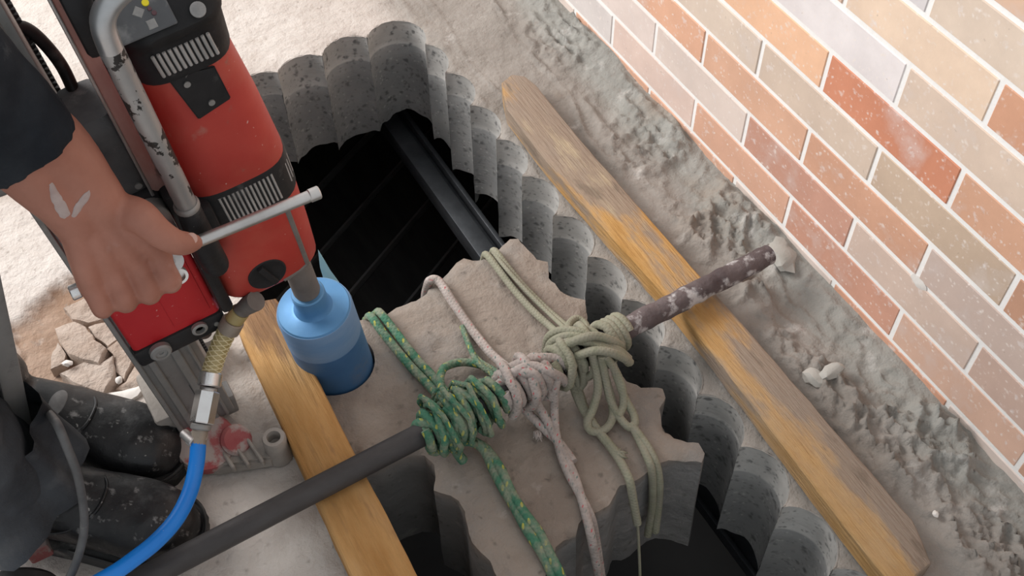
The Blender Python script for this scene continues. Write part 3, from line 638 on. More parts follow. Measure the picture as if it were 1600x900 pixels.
o = lathe('pivot_cap', [(0, .042), (.012, .042), (.018, .039), (.020, .026), (.0225, .012), (.0225, .002)], M['basered'], None, (.014, .905, .024), (.0, -.35, .94), 32); inrig(o)
o = lathe('pivot_cap', [(0, .022), (.010, .022), (.014, .018)], M['basered'], None, (.05, .888, .028), (.25, -.5, .8), 24); inrig(o)
o = box('clamp_nut', (.045, .935, .02), (.075, .965, .062), M['alu'], None, .003); inrig(o)
o = box('column_bracket', (-.035, .93, .02), (.05, 1.02, .085), M['base'], None, .006); inrig(o)
# rear brace, wheel
pa, pb = Vector((-.093, .962, .60)), Vector((-.198, .945, .12)); dv = (pb-pa).normalized()
o = box('rear_brace', (-.029, -.013, 0), (.029, .013, (pb-pa).length), M['alu'], None, .003); o.data.transform(Matrix.Translation(pa) @ dv.to_track_quat('Z', 'Y').to_matrix().to_4x4()); inrig(o)
o = box('brace_knuckle', (-.125, .935, .545), (-.055, .985, .60), M['alu'], None, .01, 3); inrig(o)
wc = Vector((-.262, .800, .048))
o = lathe('wheel', [(-.017, .024), (-.019, .040), (-.013, .046), (.013, .046), (.019, .040), (.017, .024)], M['tyre'], None, wc, (.35, .94, 0), 36); inrig(o)
o = lathe('wheel_hub', [(-.02, .006), (-.02, .023), (.02, .023), (.02, .006)], M['alu'], None, wc, (.35, .94, 0), 24); inrig(o)
o = cyl('axle_tube', (-.300, .905, .045), (-.232, .885, .052), .013, M['chrome'], None, 20, bevel=.002); inrig(o)
o = box('axle_bracket', (-.245, .85, .02), (-.215, .90, .05), M['basered'], None, .004); inrig(o)
tube('power_cable', catmull([(-.19, .03, .66), (-.165, .045, .70), (-.150, .05, .69), (-.140, .04, .65), (-.142, .02, .61)], 8), .0065, M['black'], rig, 10)

# ------------------------------------------------------------------ water hose
hose = empty('water_hose', Z(310, 700, .0)); tag(hose, 'blue water hose with metal coupling and short braided end', 'hose'); HO = Vector(hose.location)
def hpts(L): return [Z(u, v, z)-HO for u, v, z in L]
fa = rl(Z(392, 470, .285))
tube('hose_elbow', catmull(hpts([(400, 470, .30), (386, 478, .285), (372, 490, .27)]), 6), [.0125, .0125, .0125, .012, .012, .012, .0115, .011, .0105, .0105, .0105, .0105, .0105], M['spindle'], hose, 14)
bpth = catmull(hpts([(376, 486, .275), (358, 512, .250), (344, 540, .23), (334, 568, .215), (328, 588, .205)]), 10)
br = tube('braided_hose', bpth, .0118, M['braid'], hose, 16)
P_, T_, N_ = frames(bpth)
for sgn in (1, -1):
    for j in range(5):
        hx = []
        for i, p in enumerate(P_):
            if i < 10 or i > 38: continue
            B_ = T_[i].cross(N_[i]); a_ = sgn*i*.42+j*2*math.pi/5; hx.append(p+(N_[i]*math.cos(a_)+B_*math.sin(a_))*.0119)
        tube('braid_thread', hx, .0007, M['braidline'], br, 5)
def fit(name, a, b, r, mt, seg=20, bev=.0015): return cyl(name, Z(*a)-HO, Z(*b)-HO, r, mt, hose, seg, bevel=bev)
fit('hose_ferrule', (365, 500, .262), (356, 517, .247), .0142, M['brass']); fit('hose_ferrule', (330, 582, .208), (326.5, 604, .200), .0145, M['chrome'])
fit('coupling', (326, 605, .2), (325, 612, .197), .0105, M['steel']); fit('hex_coupling', (325, 611, .197), (315, 662, .18), .0150, M['chrome'], 6)
fit('coupling', (314.5, 662, .18), (313, 672, .176), .0125, M['alu'])
tube('hose_clamp', [Vector(Z(307, 684, .168))-HO+Vector((math.cos(a), math.sin(a), -.3*math.sin(a)))*.0125 for a in np.linspace(0, 2*math.pi, 17)], .0022, M['steel'], hose, 8)
fit('clamp_screw', (286, 676, .172), (303, 691, .172), .0065, M['steel']); fit('coupling', (313, 670, .176), (309.5, 696, .166), .0098, M['brass'])
tube('blue_hose', catmull(hpts([(310, 690, .168), (307, 725, .158), (297, 768, .15), (276, 810, .145), (245, 845, .142), (210, 873, .138), (175, 897, .13), (120, 925, .11), (40, 950, .07), (-60, 965, .03), (-200, 965, .012)]), 8), .0098, M['blue'], hose, 16)
cb = tube('loose_cable', catmull([Z(*q) for q in ((70, 640, .20), (84, 655, .27), (92, 668, .305), (106, 702, .285), (121, 742, .25), (130, 790, .2), (131, 830, .16), (122, 870, .13), (105, 910, .1), (80, 950, .05), (40, 985, .01))], 8), .0052, M['cable'], None, 10)
tag(cb, 'thin grey cable hanging down over the dark trouser leg', 'cable')

# ------------------------------------------------------------------ ropes tied round the bar
def wrap(t0, t1, turns, r, ph=0., jit=.002, n=14, z=0.):
    N_ = int(turns*n); out = []; ax = (pA-pB).normalized(); e1_ = Vector((0, 0, 1)); e1_ = (e1_-ax*e1_.dot(ax)).normalized(); e2_ = ax.cross(e1_)
    for i in range(N_+1):
        a_ = ph+2*math.pi*i/n; t = t0+(t1-t0)*i/N_
        out.append(bpt(t)+(e1_*math.cos(a_)+e2_*math.sin(a_))*(r+jit*nz(i*.7, t0*50, ph))+ax*jit*nz(i*.5, ph, 3)+Vector((0, 0, z)))
    return out
def rope_thing(name, loc, label):
    e = empty(name, loc); tag(e, label, 'rope', 'ropes tied to the lifting bar'); return e
def strand(th, nm, pts, r, mt, px=True, n=8, seg=9):
    P = [Z(*q) if px else Vector(q) for q in pts]; O = Vector(th.location)
    return tube(nm, catmull([tuple(p-O) for p in P], n) if px else [p-O for p in P], r, mt, th, seg)
def fray(th, u, v, z, r, mt, k=9, du=0, dv=8):
    O = Vector(th.location); V_ = []; F_ = []
    for i in range(k):
        a = Z(u, v, z); b = Z(u+du+random.uniform(-9, 9), v+dv+random.uniform(-7, 7), max(.004, z-random.uniform(0, .008))); md = (a+b)/2+Vector((random.uniform(-.003, .003), random.uniform(-.003, .003), .004))
        vv, ff, _ = tube_data([p-O for p in (a, md, b)], [r, r, r*.5], 5); s = len(V_); V_ += vv; F_ += [tuple(s+q for q in f) for f in ff]
    return mesh('frayed_end', V_, F_, mt, th, True)
# green rope
G = rope_thing('rope', Z(710, 660, .0), 'green rope with yellow flecks, knotted nearest the pine board'); g = M['green']; r = .0068
strand(G, 'strand', [(572, 500, -.06), (574, 499, -.02), (580, 495, .011), (600, 522, .010), (635, 565, .011), (668, 600, .018), (690, 625, .045)], r, g)
strand(G, 'strand', [(585, 492, -.05), (588, 490, -.02), (594, 489, .011), (615, 515, .010), (650, 560, .011), (680, 592, .02), (700, 618, .05)], r, g)
strand(G, 'knot_loop', wrap(.488, .545, 4.2, .0245, .4, .003), .0064, g, False)
strand(G, 'knot_loop', wrap(.555, .500, 3.2, .0345, 2.1, .006), .0060, g, False)
strand(G, 'knot_loop', wrap(.515, .585, 3.6, .0370, 1.0, .008), .0056, g, False); strand(G, 'knot_loop', wrap(.54, .592, 3.2, .0245, 1.0, .002), .0064, g, False)
strand(G, 'knot_loop', wrap(.500, .565, 3.1, .0440, 3.0, .010), .0040, g, False)
strand(G, 'loose_loop', [(690, 618, .06), (688, 590, .04), (695, 574, .025), (720, 566, .018), (750, 570, .016), (768, 582, .014), (772, 590, .012)], .0062, g)
strand(G, 'loose_loop', [(722, 510, .010), (735, 545, .012), (748, 568, .02), (768, 584, .022), (778, 600, .03)], .0045, g)
strand(G, 'loose_loop', [(738, 552, .010), (752, 566, .016), (775, 580, .018), (785, 596, .03)], .0042, g)
strand(G, 'loose_loop', [(705, 625, .085), (735, 615, .085), (760, 622, .075), (768, 645, .055), (762, 662, .03), (754, 655, .05)], .0064, g)
strand(G, 'loose_loop', [(648, 672, .06), (655, 662, .078), (680, 664, .088), (700, 676, .085), (706, 692, .05), (700, 700, .02)], .0078, g)
strand(G, 'loose_loop', [(668, 668, .085), (670, 690, .06), (676, 704, .03), (688, 700, .03), (690, 684, .06)], .0074, g)
strand(G, 'loose_loop', [(700, 670, .09), (706, 690, .06), (716, 710, .025), (724, 720, .012)], .0072, g)
strand(G, 'loose_loop', [(695, 640, .095), (715, 655, .098), (724, 676, .08), (722, 690, .05)], .0070, g)
ta = [(716, 690, .03), (740, 690, .03), (758, 705, .018), (772, 735, .012), (788, 765, .011), (806, 795, .010), (824, 828, .010), (846, 862, .008), (864, 900, -.004), (872, 930, -.05), (874, 950, -.12)]
tb = [(722, 686, .045), (752, 696, .022), (768, 712, .016), (786, 740, .017), (798, 768, .012), (818, 800, .015), (842, 832, .010), (860, 868, .010), (876, 900, -.002), (884, 930, -.05), (886, 950, -.12)]
strand(G, 'tail', ta, .0074, g); strand(G, 'tail', tb, .0070, g)
strand(G, 'whipping', [(690, 628, .085), (702, 618, .095), (712, 622, .095), (722, 628, .088)], .0024, M['led'])
strand(G, 'whipping', [(668, 656, .085), (674, 655, .09), (682, 654, .088)], .0030, M['led'])
fray(G, 722, 655, .085, .0020, g, 16, 8, 14); fray(G, 690, 648, .09, .0022, g, 12, -18, 4)
# dusty white rope with red and dark flecks
Wr = rope_thing('rope', Z(830, 600, .0), 'dusty white rope with red flecks, knotted between the green and olive ropes'); g = M['pinkrope']; r = .0062
strand(Wr, 'strand', [(664, 465, -.07), (666, 452, -.02), (672, 438, .010), (686, 440, .012), (706, 470, .011), (735, 512, .011), (765, 550, .014), (790, 572, .03), (800, 580, .06)], .0070, g)
strand(Wr, 'knot_loop', wrap(.592, .655, 4.1, .0240, .6, .002), .0078, g, False); strand(Wr, 'knot_loop', wrap(.650, .598, 2.1, .0350, 1.6, .005), .0068, g, False)
strand(Wr, 'knot_loop', [(772, 605, .05), (778, 590, .075), (800, 574, .09), (830, 562, .095), (862, 560, .09), (884, 570, .078), (890, 588, .05), (884, 600, .035)], .0074, g)
strand(Wr, 'knot_loop', [(790, 596, .08), (806, 580, .098), (832, 572, .102), (856, 580, .1), (876, 590, .08), (886, 600, .05)], .0072, g)
strand(Wr, 'knot_loop', [(812, 580, .098), (836, 586, .1), (846, 606, .075), (842, 622, .04)], .0076, g)
strand(Wr, 'knot_loop', [(846, 580, .1), (858, 594, .085), (856, 610, .05)], .0070, g)
strand(Wr, 'loose_loop', [(800, 588, .09), (784, 598, .08), (770, 615, .06), (768, 636, .035), (774, 652, .014)], .0076, g)
strand(Wr, 'loose_loop', [(800, 585, .085), (812, 600, .075), (820, 620, .04), (816, 628, .02)], .0070, g)
strand(Wr, 'tail', [(782, 606, .07), (800, 620, .05), (825, 645, .025), (850, 670, .014), (872, 690, .010), (896, 722, .010)], .0066, g)
strand(Wr, 'tail', [(815, 590, .085), (830, 615, .06), (848, 645, .03), (866, 680, .015), (884, 715, .012), (898, 745, .010), (912, 790, .008), (922, 830, .0), (930, 870, -.04), (936, 905, -.09), (940, 940, -.14)], .0066, g)
strand(Wr, 'tail', [(872, 588, .085), (868, 605, .07), (866, 640, .03), (870, 685, .014), (884, 730, .012), (906, 772, .008), (924, 810, -.004), (932, 850, -.05), (938, 890, -.1), (944, 930, -.15)], .0064, g)
fray(Wr, 840, 672, .012, .0016, g, 14, 2, 14); fray(Wr, 790, 628, .03, .0018, g, 8, 5, 10)
# olive rope
O_ = rope_thing('rope', Z(920, 545, .0), 'olive rope with hanging loops, knotted nearest the crusted bar end'); g = M['olive']; r = .0058
strand(O_, 'strand', [(754, 412, -.06), (756, 404, -.02), (760, 398, .010), (778, 420, .010), (805, 455, .010), (835, 488, .011), (862, 512, .018), (880, 526, .05)], r, g)
strand(O_, 'strand', [(766, 405, -.06), (768, 399, -.02), (773, 392, .010), (790, 414, .010), (818, 448, .010), (850, 480, .012), (876, 503, .022), (895, 520, .06)], r, g)
strand(O_, 'strand', [(770, 394, .012), (800, 430, .018), (832, 464, .018), (862, 494, .02), (884, 514, .05)], .0035, g)
strand(O_, 'knot_loop', wrap(.745, .770, 3.1, .0235, .3, .001), .0062, g, False); strand(O_, 'knot_loop', wrap(.662, .748, 5.2, .0240, .3, .002), .0072, g, False); strand(O_, 'knot_loop', wrap(.740, .668, 2.3, .0350, 1.3, .004), .0062, g, False)
for k, (a_, b_) in enumerate(((0, 0), (4, 9), (10, 17))):
    strand(O_, 'knot_loop', [(852+a_*.6, 548+b_*.5, .05), (858+a_, 526+b_, .085), (878+a_*1.3, 516+b_, .1), (910+a_, 520+b_*.9, .104), (942+a_*.6, 536+b_*.7, .098), (968+a_*.5, 548+b_*.6, .085), (982, 560+b_*.4, .06)], .0062, g)
strand(O_, 'knot_loop', [(884, 540, .098), (905, 530, .112), (930, 525, .112), (955, 532, .1), (970, 540, .08)], .0064, g)
strand(O_, 'knot_loop', [(900, 556, .09), (930, 548, .106), (958, 552, .1), (978, 562, .075), (984, 566, .06)], .0064, g)
strand(O_, 'knot_loop', [(886, 520, .08), (890, 505, .07), (902, 498, .062), (914, 506, .062), (918, 518, .075)], .0056, g)
strand(O_, 'loose_loop', [(888, 548, .09), (894, 570, .06), (902, 592, .035), (905, 604, .022)], .0060, g)
strand(O_, 'loose_loop', [(902, 556, .09), (910, 578, .06), (912, 596, .035), (906, 606, .02)], .0060, g)
strand(O_, 'loose_loop', [(926, 552, .1), (932, 580, .07), (934, 610, .045), (926, 640, .025), (918, 658, .016), (922, 672, .012), (938, 674, .012), (952, 664, .014), (958, 645, .018), (954, 620, .03), (946, 590, .055), (938, 560, .09)], .0062, g)
strand(O_, 'loose_loop', [(946, 556, .1), (962, 580, .07), (972, 606, .045), (974, 632, .026), (966, 650, .02)], .0060, g)
strand(O_, 'loose_loop', [(940, 556, .1), (946, 590, .06), (954, 625, .03), (968, 652, .018), (984, 668, .013), (992, 660, .014), (988, 644, .016), (976, 622, .03), (966, 595, .055), (956, 565, .085)], .0060, g)
strand(O_, 'tail', [(986, 662, .014), (1000, 690, .011), (1012, 716, .010), (1018, 735, -.002), (1020, 765, -.05), (1018, 800, -.11), (1012, 836, -.16)], .0060, g)
strand(O_, 'tail', [(990, 668, .014), (1010, 695, .012), (1024, 722, .004), (1030, 750, -.03), (1029, 785, -.09), (1024, 830, -.15)], .0060, g)
strand(O_, 'tail', [(884, 556, .07), (892, 590, .03), (906, 630, .013), (930, 668, .010), (955, 700, .010), (972, 726, .010), (984, 752, .004), (990, 785, -.03), (996, 818, -.07)], .0062, g)
strand(O_, 'tail', [(902, 600, .02), (915, 640, .012), (935, 672, .011), (958, 700, .012), (968, 712, .012)], .0058, g)
strand(O_, 'thread', [(996, 815, -.07), (998, 850, -.11), (1000, 900, -.16), (1000, 940, -.2)], .0022, g)
fray(O_, 964, 706, .014, .0024, g, 14, 8, 4)

# ------------------------------------------------------------------ the worker
def capsule_mesh(chains, seg=18):
    V_ = []; F_ = []
    for ch in chains:
        pts = [Vector(p[:3]) for p in ch]; rad = [p[3] for p in ch]
        cp = catmull([tuple(p) for p in pts], 5) if len(pts) > 2 else catmull([tuple(pts[0]), tuple(pts[1])], 6)
        n = len(cp); rr = list(np.interp(np.linspace(0, len(pts)-1, n), range(len(pts)), rad))
        d0 = (Vector(cp[0])-Vector(cp[1])).normalized(); d1 = (Vector(cp[-1])-Vector(cp[-2])).normalized(); path = []; R_ = []
        flat0 = len(ch[0]) > 4; flat1 = len(ch[-1]) > 4
        if not flat0:
            for a_ in (85, 60, 35): path.append(Vector(cp[0])+d0*rr[0]*math.sin(math.radians(a_))); R_.append(rr[0]*math.cos(math.radians(a_)))
        for p, q in zip(cp, rr): path.append(Vector(p)); R_.append(q)
        if not flat1:
            for a_ in (35, 60, 85): path.append(Vector(cp[-1])+d1*rr[-1]*math.sin(math.radians(a_))); R_.append(rr[-1]*math.cos(math.radians(a_)))
        vv, ff, _ = tube_data(path, R_, seg); s = len(V_); V_ += vv; F_ += [tuple(s+q for q in f) for f in ff]
    return V_, F_
def organic(name, chains, voxel, mt, parent, smooth=4, extra=None, disp=None):
    V_, F_ = capsule_mesh(chains)
    if extra:
        for vv, ff in extra: s = len(V_); V_ += vv; F_ += [tuple(s+q for q in f) for f in ff]
    tmp = mesh(name, V_, F_, mt, None, True)
    md = tmp.modifiers.new('r', 'REMESH'); md.mode = 'VOXEL'; md.voxel_size = voxel; md.use_smooth_shade = True
    ms = tmp.modifiers.new('s', 'SMOOTH'); ms.factor = .5; ms.iterations = smooth
    dg = bpy.context.evaluated_depsgraph_get(); me = bpy.data.meshes.new_from_object(tmp.evaluated_get(dg))
    bpy.data.objects.remove(tmp); me.name = name
    if disp:
        co = np.empty(len(me.vertices)*3, np.float32); me.vertices.foreach_get('co', co); co = co.reshape(-1, 3)
        no = np.empty(len(me.vertices)*3, np.float32); me.vertices.foreach_get('normal', no); no = no.reshape(-1, 3)
        d = np.array([disp(*map(float, p)) for p in co]); me.vertices.foreach_set('co', (co+no*d[:, None]).ravel()); me.update()
    if not me.materials: me.materials.append(mt)
    return link(name, me, None, parent, True)
per = empty('person', (0, 0, 0)); tag(per, 'worker in dark shirt, dark trousers and black boots gripping the drill lever', 'person')
def LVP(u):   # point on the lever axis
    a, b = RM @ Vector((-.231, HY, .510)), RM @ Vector((.030, HY, .488)); t = (u-.0)
    return a+(b-a)*t
LA = ((RM @ Vector((.030, HY, .488)))-(RM @ Vector((-.231, HY, .510)))).normalized()
HC = LVP(.2); cvec = (CAM-HC).normalized(); cvec = (cvec-LA*cvec.dot(LA)).normalized(); gvec = LA.cross(cvec)
if gvec.z > 0: gvec = -gvec
fing = []; wr = D(146, 338, 1.182)
for k, (t, r_, ln) in enumerate(((.338, .0115, 1.), (.248, .0118, 1.08), (.155, .0114, 1.04), (.066, .0102, .95))):
    Lp = LVP(t)
    mcp = Lp+cvec*.027-gvec*(.006-.004*(k == 3)); pip = Lp+gvec*.026*ln+cvec*.020; dip = Lp+gvec*.026*ln-cvec*.010; tip = Lp+gvec*.004-cvec*.019
    base = wr+LA*(.020-.0135*k)+cvec*.004+gvec*.006
    mid = (base+mcp)/2+cvec*.004
    fing.append([(*base, .016), (*mid, .0145), (*mcp, .0132), (*((mcp+pip)/2), .0112), (*pip, r_*1.06), (*dip, r_), (*tip, r_*.85)])
th_ = [D(218, 338, 1.165), D(246, 362, 1.165), D(274, 378, 1.172), D(303, 379, 1.186)]
thumb = [(*D(190, 330, 1.185), .018), (*th_[0], .0175), (*th_[1], .0150), (*th_[2], .0128), (*D(290, 380, 1.178), .0122), (*th_[3], .0092)]
webf = [(*D(228, 372, 1.195), .014), (*LVP(.30), .010)]
palm = [[(*(wr+LA*.010+gvec*.012-cvec*.004), .018), (*(LVP(.28)+cvec*.018-gvec*.022), .019)], [(*(wr-LA*.012+gvec*.012-cvec*.004), .018), (*(LVP(.12)+cvec*.018-gvec*.022), .018)]]
wperp = LA
fore = [[(*(wr+LA*.012), .0255), (*(D(120, 300, 1.165)+LA*.010), .029), (*(D(60, 235, 1.14)+LA*.009), .037), (*D(-20, 165, 1.10), .043), (*D(-100, 95, 1.05), .042)],
        [(*(wr-LA*.014), .0255), (*(D(115, 305, 1.165)-LA*.010), .029), (*(D(55, 240, 1.14)-LA*.009), .037), (*D(-20, 165, 1.10), .043)]]
elb = D(-100, 95, 1.05); shR = Vector((-.245, .925, 1.075)); shL = Vector((-.33, 1.20, 1.10))
chest = Vector((-.345, 1.07, 1.06)); pel = Vector((-.47, 1.07, .90)); neck = Vector((-.245, 1.05, 1.17)); hd_ = Vector((-.155, 1.035, 1.245))
kR, kL = Vector((-.295, .855, .52)), Vector((-.34, 1.09, .55)); aR, aL = Vector((-.222, .910, .11)), Vector((-.200, 1.058, .11)); hR, hL = Vector((-.47, .99, .88)), Vector((-.49, 1.16, .88))
fd = Vector((.75, -.30, -.55)).normalized()          # looking down at the work
side = fd.cross(Vector((0, 0, 1))).normalized(); upv = side.cross(fd)
body = fing+[thumb, webf]+palm+fore+[
    [(*elb, .042), (*((elb+shR)/2), .046), (*shR, .052)],
    [(*shR, .052), (*(chest+Vector((.05, 0, .06))), .09), (*shL, .052)],
    [(*pel, .135), (*((pel+chest)/2), .125), (*chest, .125)], [(*chest, .10), (*neck, .058), (*(hd_-fd*.02), .055)],
    [(*(hd_+upv*.02-fd*.015), .080), (*(hd_+upv*.03+fd*.02), .078)], [(*hd_, .070), (*(hd_-upv*.055+fd*.045), .042)],
    [(*(hd_+fd*.085+upv*.012), .010), (*(hd_+fd*.108-upv*.016), .015)],
    [(*(hd_+side*.080+upv*.01), .012), (*(hd_+side*.083-upv*.02), .010)], [(*(hd_-side*.080+upv*.01), .012), (*(hd_-side*.083-upv*.02), .010)],
    [(*shL, .05), (*(shL+Vector((-.02, .10, -.15))), .045), (*(shL+Vector((.02, .10, -.28))), .040), (*(kL+Vector((-.03, .06, .13))), .030), (*(kL+Vector((.02, .03, .09))), .026)],
    [(*hR, .09), (*((hR+kR)/2), .075), (*kR, .056), (*((kR+aR)/2), .050), (*aR, .036)], [(*hL, .09), (*((hL+kL)/2), .075), (*kL, .056), (*((kL+aL)/2), .050), (*aL, .036)]]
for k in range(5):       # left hand resting on the knee
    b_ = kL+Vector((.02, .03, .09)); a_ = (k-2)*.35
    dd = Vector((math.cos(a_), -math.sin(a_)*.9-.1, -.25)).normalized()
    body.append([(*b_, .016), (*(b_+dd*.05), .011), (*(b_+dd*(.095 if k not in (0, 4) else .075)+Vector((0, 0, -.015))), .0085)])
bod = organic('body', body, .0030, M['skin'], per, 3)
for e_ in (1, -1):
    o = lathe('eye', [(-.006, .004), (-.003, .009), (.003, .009), (.006, .004)], M['eye'], bod, hd_+fd*.082+side*e_*.030+upv*.016, fd, 14)
tube('mouth', [hd_+fd*(.083-abs(k)*.004)-upv*.045+side*k*.010 for k in (-2, -1, 0, 1, 2)], .0035, M['dust'], bod, 8)
nl = D(299, 373, 1.172); nq = (CAM-nl).normalized()
o = lathe('thumb_nail', [(-.001, .0062), (.0008, .0058), (.0014, .003)], M['nail'], bod, nl, nq, 16)
# cement smears on the forearm (thin dried paste)
def smear(px, d):
    dg_ = bpy.context.evaluated_depsgraph_get(); V_ = []; F_ = []; px = [(u+2.2*nz(u, v, 1, .13), v+2.2*nz(u, v, 6, .13)) for u, v in [p[:2] for p in catmull([(*p, 0) for p in px+px[:1]], 6)[:-1]]]; n = len(px); bm = bmesh.new()
    c_ = np.mean(np.array(px), 0); rings = [[bm.verts.new(hit(c_[0]+(u-c_[0])*k, c_[1]+(v-c_[1])*k, h)) for u, v in px] for k, h in ((1., -.0008), (.9, .0006), (.5, .0009))]; cv = bm.verts.new(hit(c_[0], c_[1], .0009))
    for i in range(2):
        for k in range(n): bm.faces.new((rings[i][k], rings[i][(k+1) % n], rings[i+1][(k+1) % n], rings[i+1][k]))
    for k in range(n): bm.faces.new((rings[2][k], rings[2][(k+1) % n], cv))
    return finish(bm, 'cement_smear', M['dust'], bod, smooth=True)
from mathutils.bvhtree import BVHTree
_bv = BVHTree.FromPolygons([v.co.copy() for v in bod.data.vertices], [tuple(p.vertices) for p in bod.data.polygons])
def hit(u, v, h):
    d_ = ray(u, v).normalized(); q = _bv.ray_cast(CAM, d_)[0]; return q-d_*h
smear([(76, 288), (82, 284), (92, 300), (104, 318), (110, 335), (104, 343), (92, 338), (84, 322), (78, 305)], 0)
smear([(140, 296), (142, 306), (130, 322), (118, 340), (110, 338), (118, 318), (130, 304)], 0)
organic('hair', [[(*(hd_+upv*.035-fd*.025), .083), (*(hd_+upv*.045+fd*.005), .076)], [(*(hd_-fd*.035), .075), (*(hd_-fd*.045-upv*.03), .055)]], .008, M['hair'], per, 3)
fold = lambda x, y, z: .006*nz(x*16, y*16, z*9)+.004*nz(x*30, y*30, z*22)
cuff = D(40, 219, 1.132); c2 = D(-20, 165, 1.10)
organic('shirt', [[(*cuff, .0535, 0), (*c2, .056), (*elb, .054)], [(*elb, .054), (*((elb+shR)/2), .060), (*shR, .068)], [(*shR, .066), (*(chest+Vector((.05, 0, .06))), .105), (*shL, .066)],
    [(*(pel+Vector((0, 0, .04))), .150), (*((pel+chest)/2), .140), (*chest, .140)], [(*chest, .115), (*(neck-Vector((.02, 0, .03))), .066)],
    [(*shL, .064), (*(shL+Vector((-.02, .10, -.15))), .058, 0)]], .006, M['shirt'], per, 3, disp=fold)
def troleg(hip, kn, low, hem_r, hem_c):
    return [(*hip, .115), (*((hip+kn)/2), .098), (*kn, .086), (*low, .080), (*hem_c, hem_r, 0)]
tro = organic('trousers', [troleg(hR, kR, Vector((-.253, .880, .30)), .076, Vector((-.232, .900, .165))), troleg(hL, kL, Vector((-.29, 1.08, .44)), .068, Vector((-.238, 1.07, .33))), [(*hR, .12), (*pel, .15), (*hL, .12)]], .006, M['trousers'], per, 2,
    disp=lambda x, y, z: .010*nz(x*13, y*13, z*8)+.006*nz(x*26, y*26, z*30)+.004*math.sin(z*70+8*nz(x, y, z, 6))*sm((.42-z)/.2))
# hem flap of the near trouser leg
hc = Vector((-.232, .900, .165)); secs = []
for dz, rr_, in ((.09, .083), (.05, .086), (.015, .091), (-.02, .097), (-.035, .099), (-.034, .096), (-.01, .090), (.04, .081)):
    row = []
    for k in range(48):
        a_ = 2*math.pi*k/48; q = rr_*(1+.13*math.sin(3*a_+1.0)+.07*math.sin(7*a_)+.05*math.sin(11*a_+2)); row.append((hc.x+.0+math.cos(a_)*q, hc.y+math.sin(a_)*q*.95, hc.z+dz+.012*math.sin(2*a_+.6)))
    secs.append(row)
loft('trouser_hem', secs, M['trousers'], tro, cap=False, smooth=70)
# boots
def boot(toe, dirv, shaft_top, name='boot'):
    dirv = Vector((*dirv, 0)).normalized(); sd = Vector((-dirv.y, dirv.x, 0)); Ln = .324; heel = Vector((*toe, 0))-dirv*Ln
    B = Matrix((dirv, sd, Vector((0, 0, 1)))).transposed().to_4x4(); B.translation = heel; B = B @ Matrix.Scale(1.08, 4)
    prof = [(0.004, .026, .060), (.02, .036, .085), (.06, .040, .105), (.11, .041, .125), (.15, .043, .118), (.19, .047, .100), (.225, .050, .088), (.255, .048, .080), (.28, .038, .066), (.294, .024, .050), (.299, .010, .038)]
    secs = []
    for x, hw, h in prof:
        row = []
        for k in range(28):
            a_ = 2*math.pi*k/28; c_, s_ = math.cos(a_), math.sin(a_); zc = (h+.018)/2; hh = (h-.018)/2; e = 2.4
            q = (abs(c_)**e+abs(s_)**e)**(-1/e); row.append((x, hw*c_*q, zc+hh*s_*q))
        secs.append(row)
    n = 28; vv = [p for s in secs for p in s]; ff = [(i*n+k, i*n+(k+1) % n, (i+1)*n+(k+1) % n, (i+1)*n+k) for i in range(len(secs)-1) for k in range(n)]+[tuple(range(n))[::-1], tuple(range((len(secs)-1)*n, len(secs)*n))]
    ff = [f[::-1] for f in ff]
    st = B.inverted() @ Vector(shaft_top)
    up = organic('boot', [[(.068, 0, .07, .044), (.072, 0, .13, .047), (st.x*.5+.037, st.y*.5, .21, .053), (st.x, st.y, st.z, .058, 0)], [(.10, 0, .085, .040), (.14, 0, .07, .036)]], .0045, M['boot'], per, 5, extra=[(vv, ff)],
        disp=lambda x, y, z: (.0035*math.sin(z*95+3*nz(x, y, z, 14))*sm((z-.09)/.06)*(.4+.6*nz(x*10, y*10, z*10)))+.0012*nz(x, y, z, 50))
    up.matrix_local = B
    outl = []
    for x, hw in ((0, .0), (.004, .022), (.02, .036), (.06, .041), (.11, .041), (.15, .044), (.19, .049), (.225, .053), (.255, .052), (.282, .042), (.298, .026), (.306, .0)): outl.append((x-.001, hw))
    full = outl+[(x, -h) for x, h in outl[-2:0:-1]]
    c_ = np.array((.15, 0)); rows = []
    for z, k in ((.0, .985), (.004, 1.0), (.020, 1.0), (.0225, 1.02), (.026, 1.02), (.028, .96)): rows.append([(c_[0]+(x-c_[0])*k, y*k, z) for x, y in full])
    loft('boot_sole', rows, M['sole'], up, smooth=40)
    wl = [(x, y*1.0, .030) for x, y in full if x > .12]; wl = sorted(wl, key=lambda p: math.atan2(p[1], p[0]-.2))
    tube('welt', catmull(wl, 3), .0024, M['sole'], up, 6)
    em = []; xm, zm = .158, .1130
    for rr2, hz in ((1., 0), (1., .0012), (.9, .0018), (.0, .0018)):
        em.append([(xm+.0085*rr2*math.cos(a_)+.0, .0185*rr2*math.sin(a_), zm-.42*(.0085*rr2*math.cos(a_))-5.5*(.0185*rr2*math.sin(a_))**2+.0015+hz) for a_ in np.linspace(0, 2*math.pi, 28, endpoint=False)])
    loft('boot_emblem', em, M['patch'], up, cap=False)
    # tongue flap edge
    tube('flap_seam', catmull([(.135, .0455, .075), (.165, .041, .084), (.192, .022, .096), (.198, 0, .0985), (.192, -.022, .096), (.165, -.041, .084), (.135, -.0455, .075)], 8), .0022, M['boot'], up, 8)
    return up
boot((-.020, .897), (.75, -.66), (-.225, 1.065, .34)); boot((-.040, .775), (.78, -.62), (-.238, .905, .28))

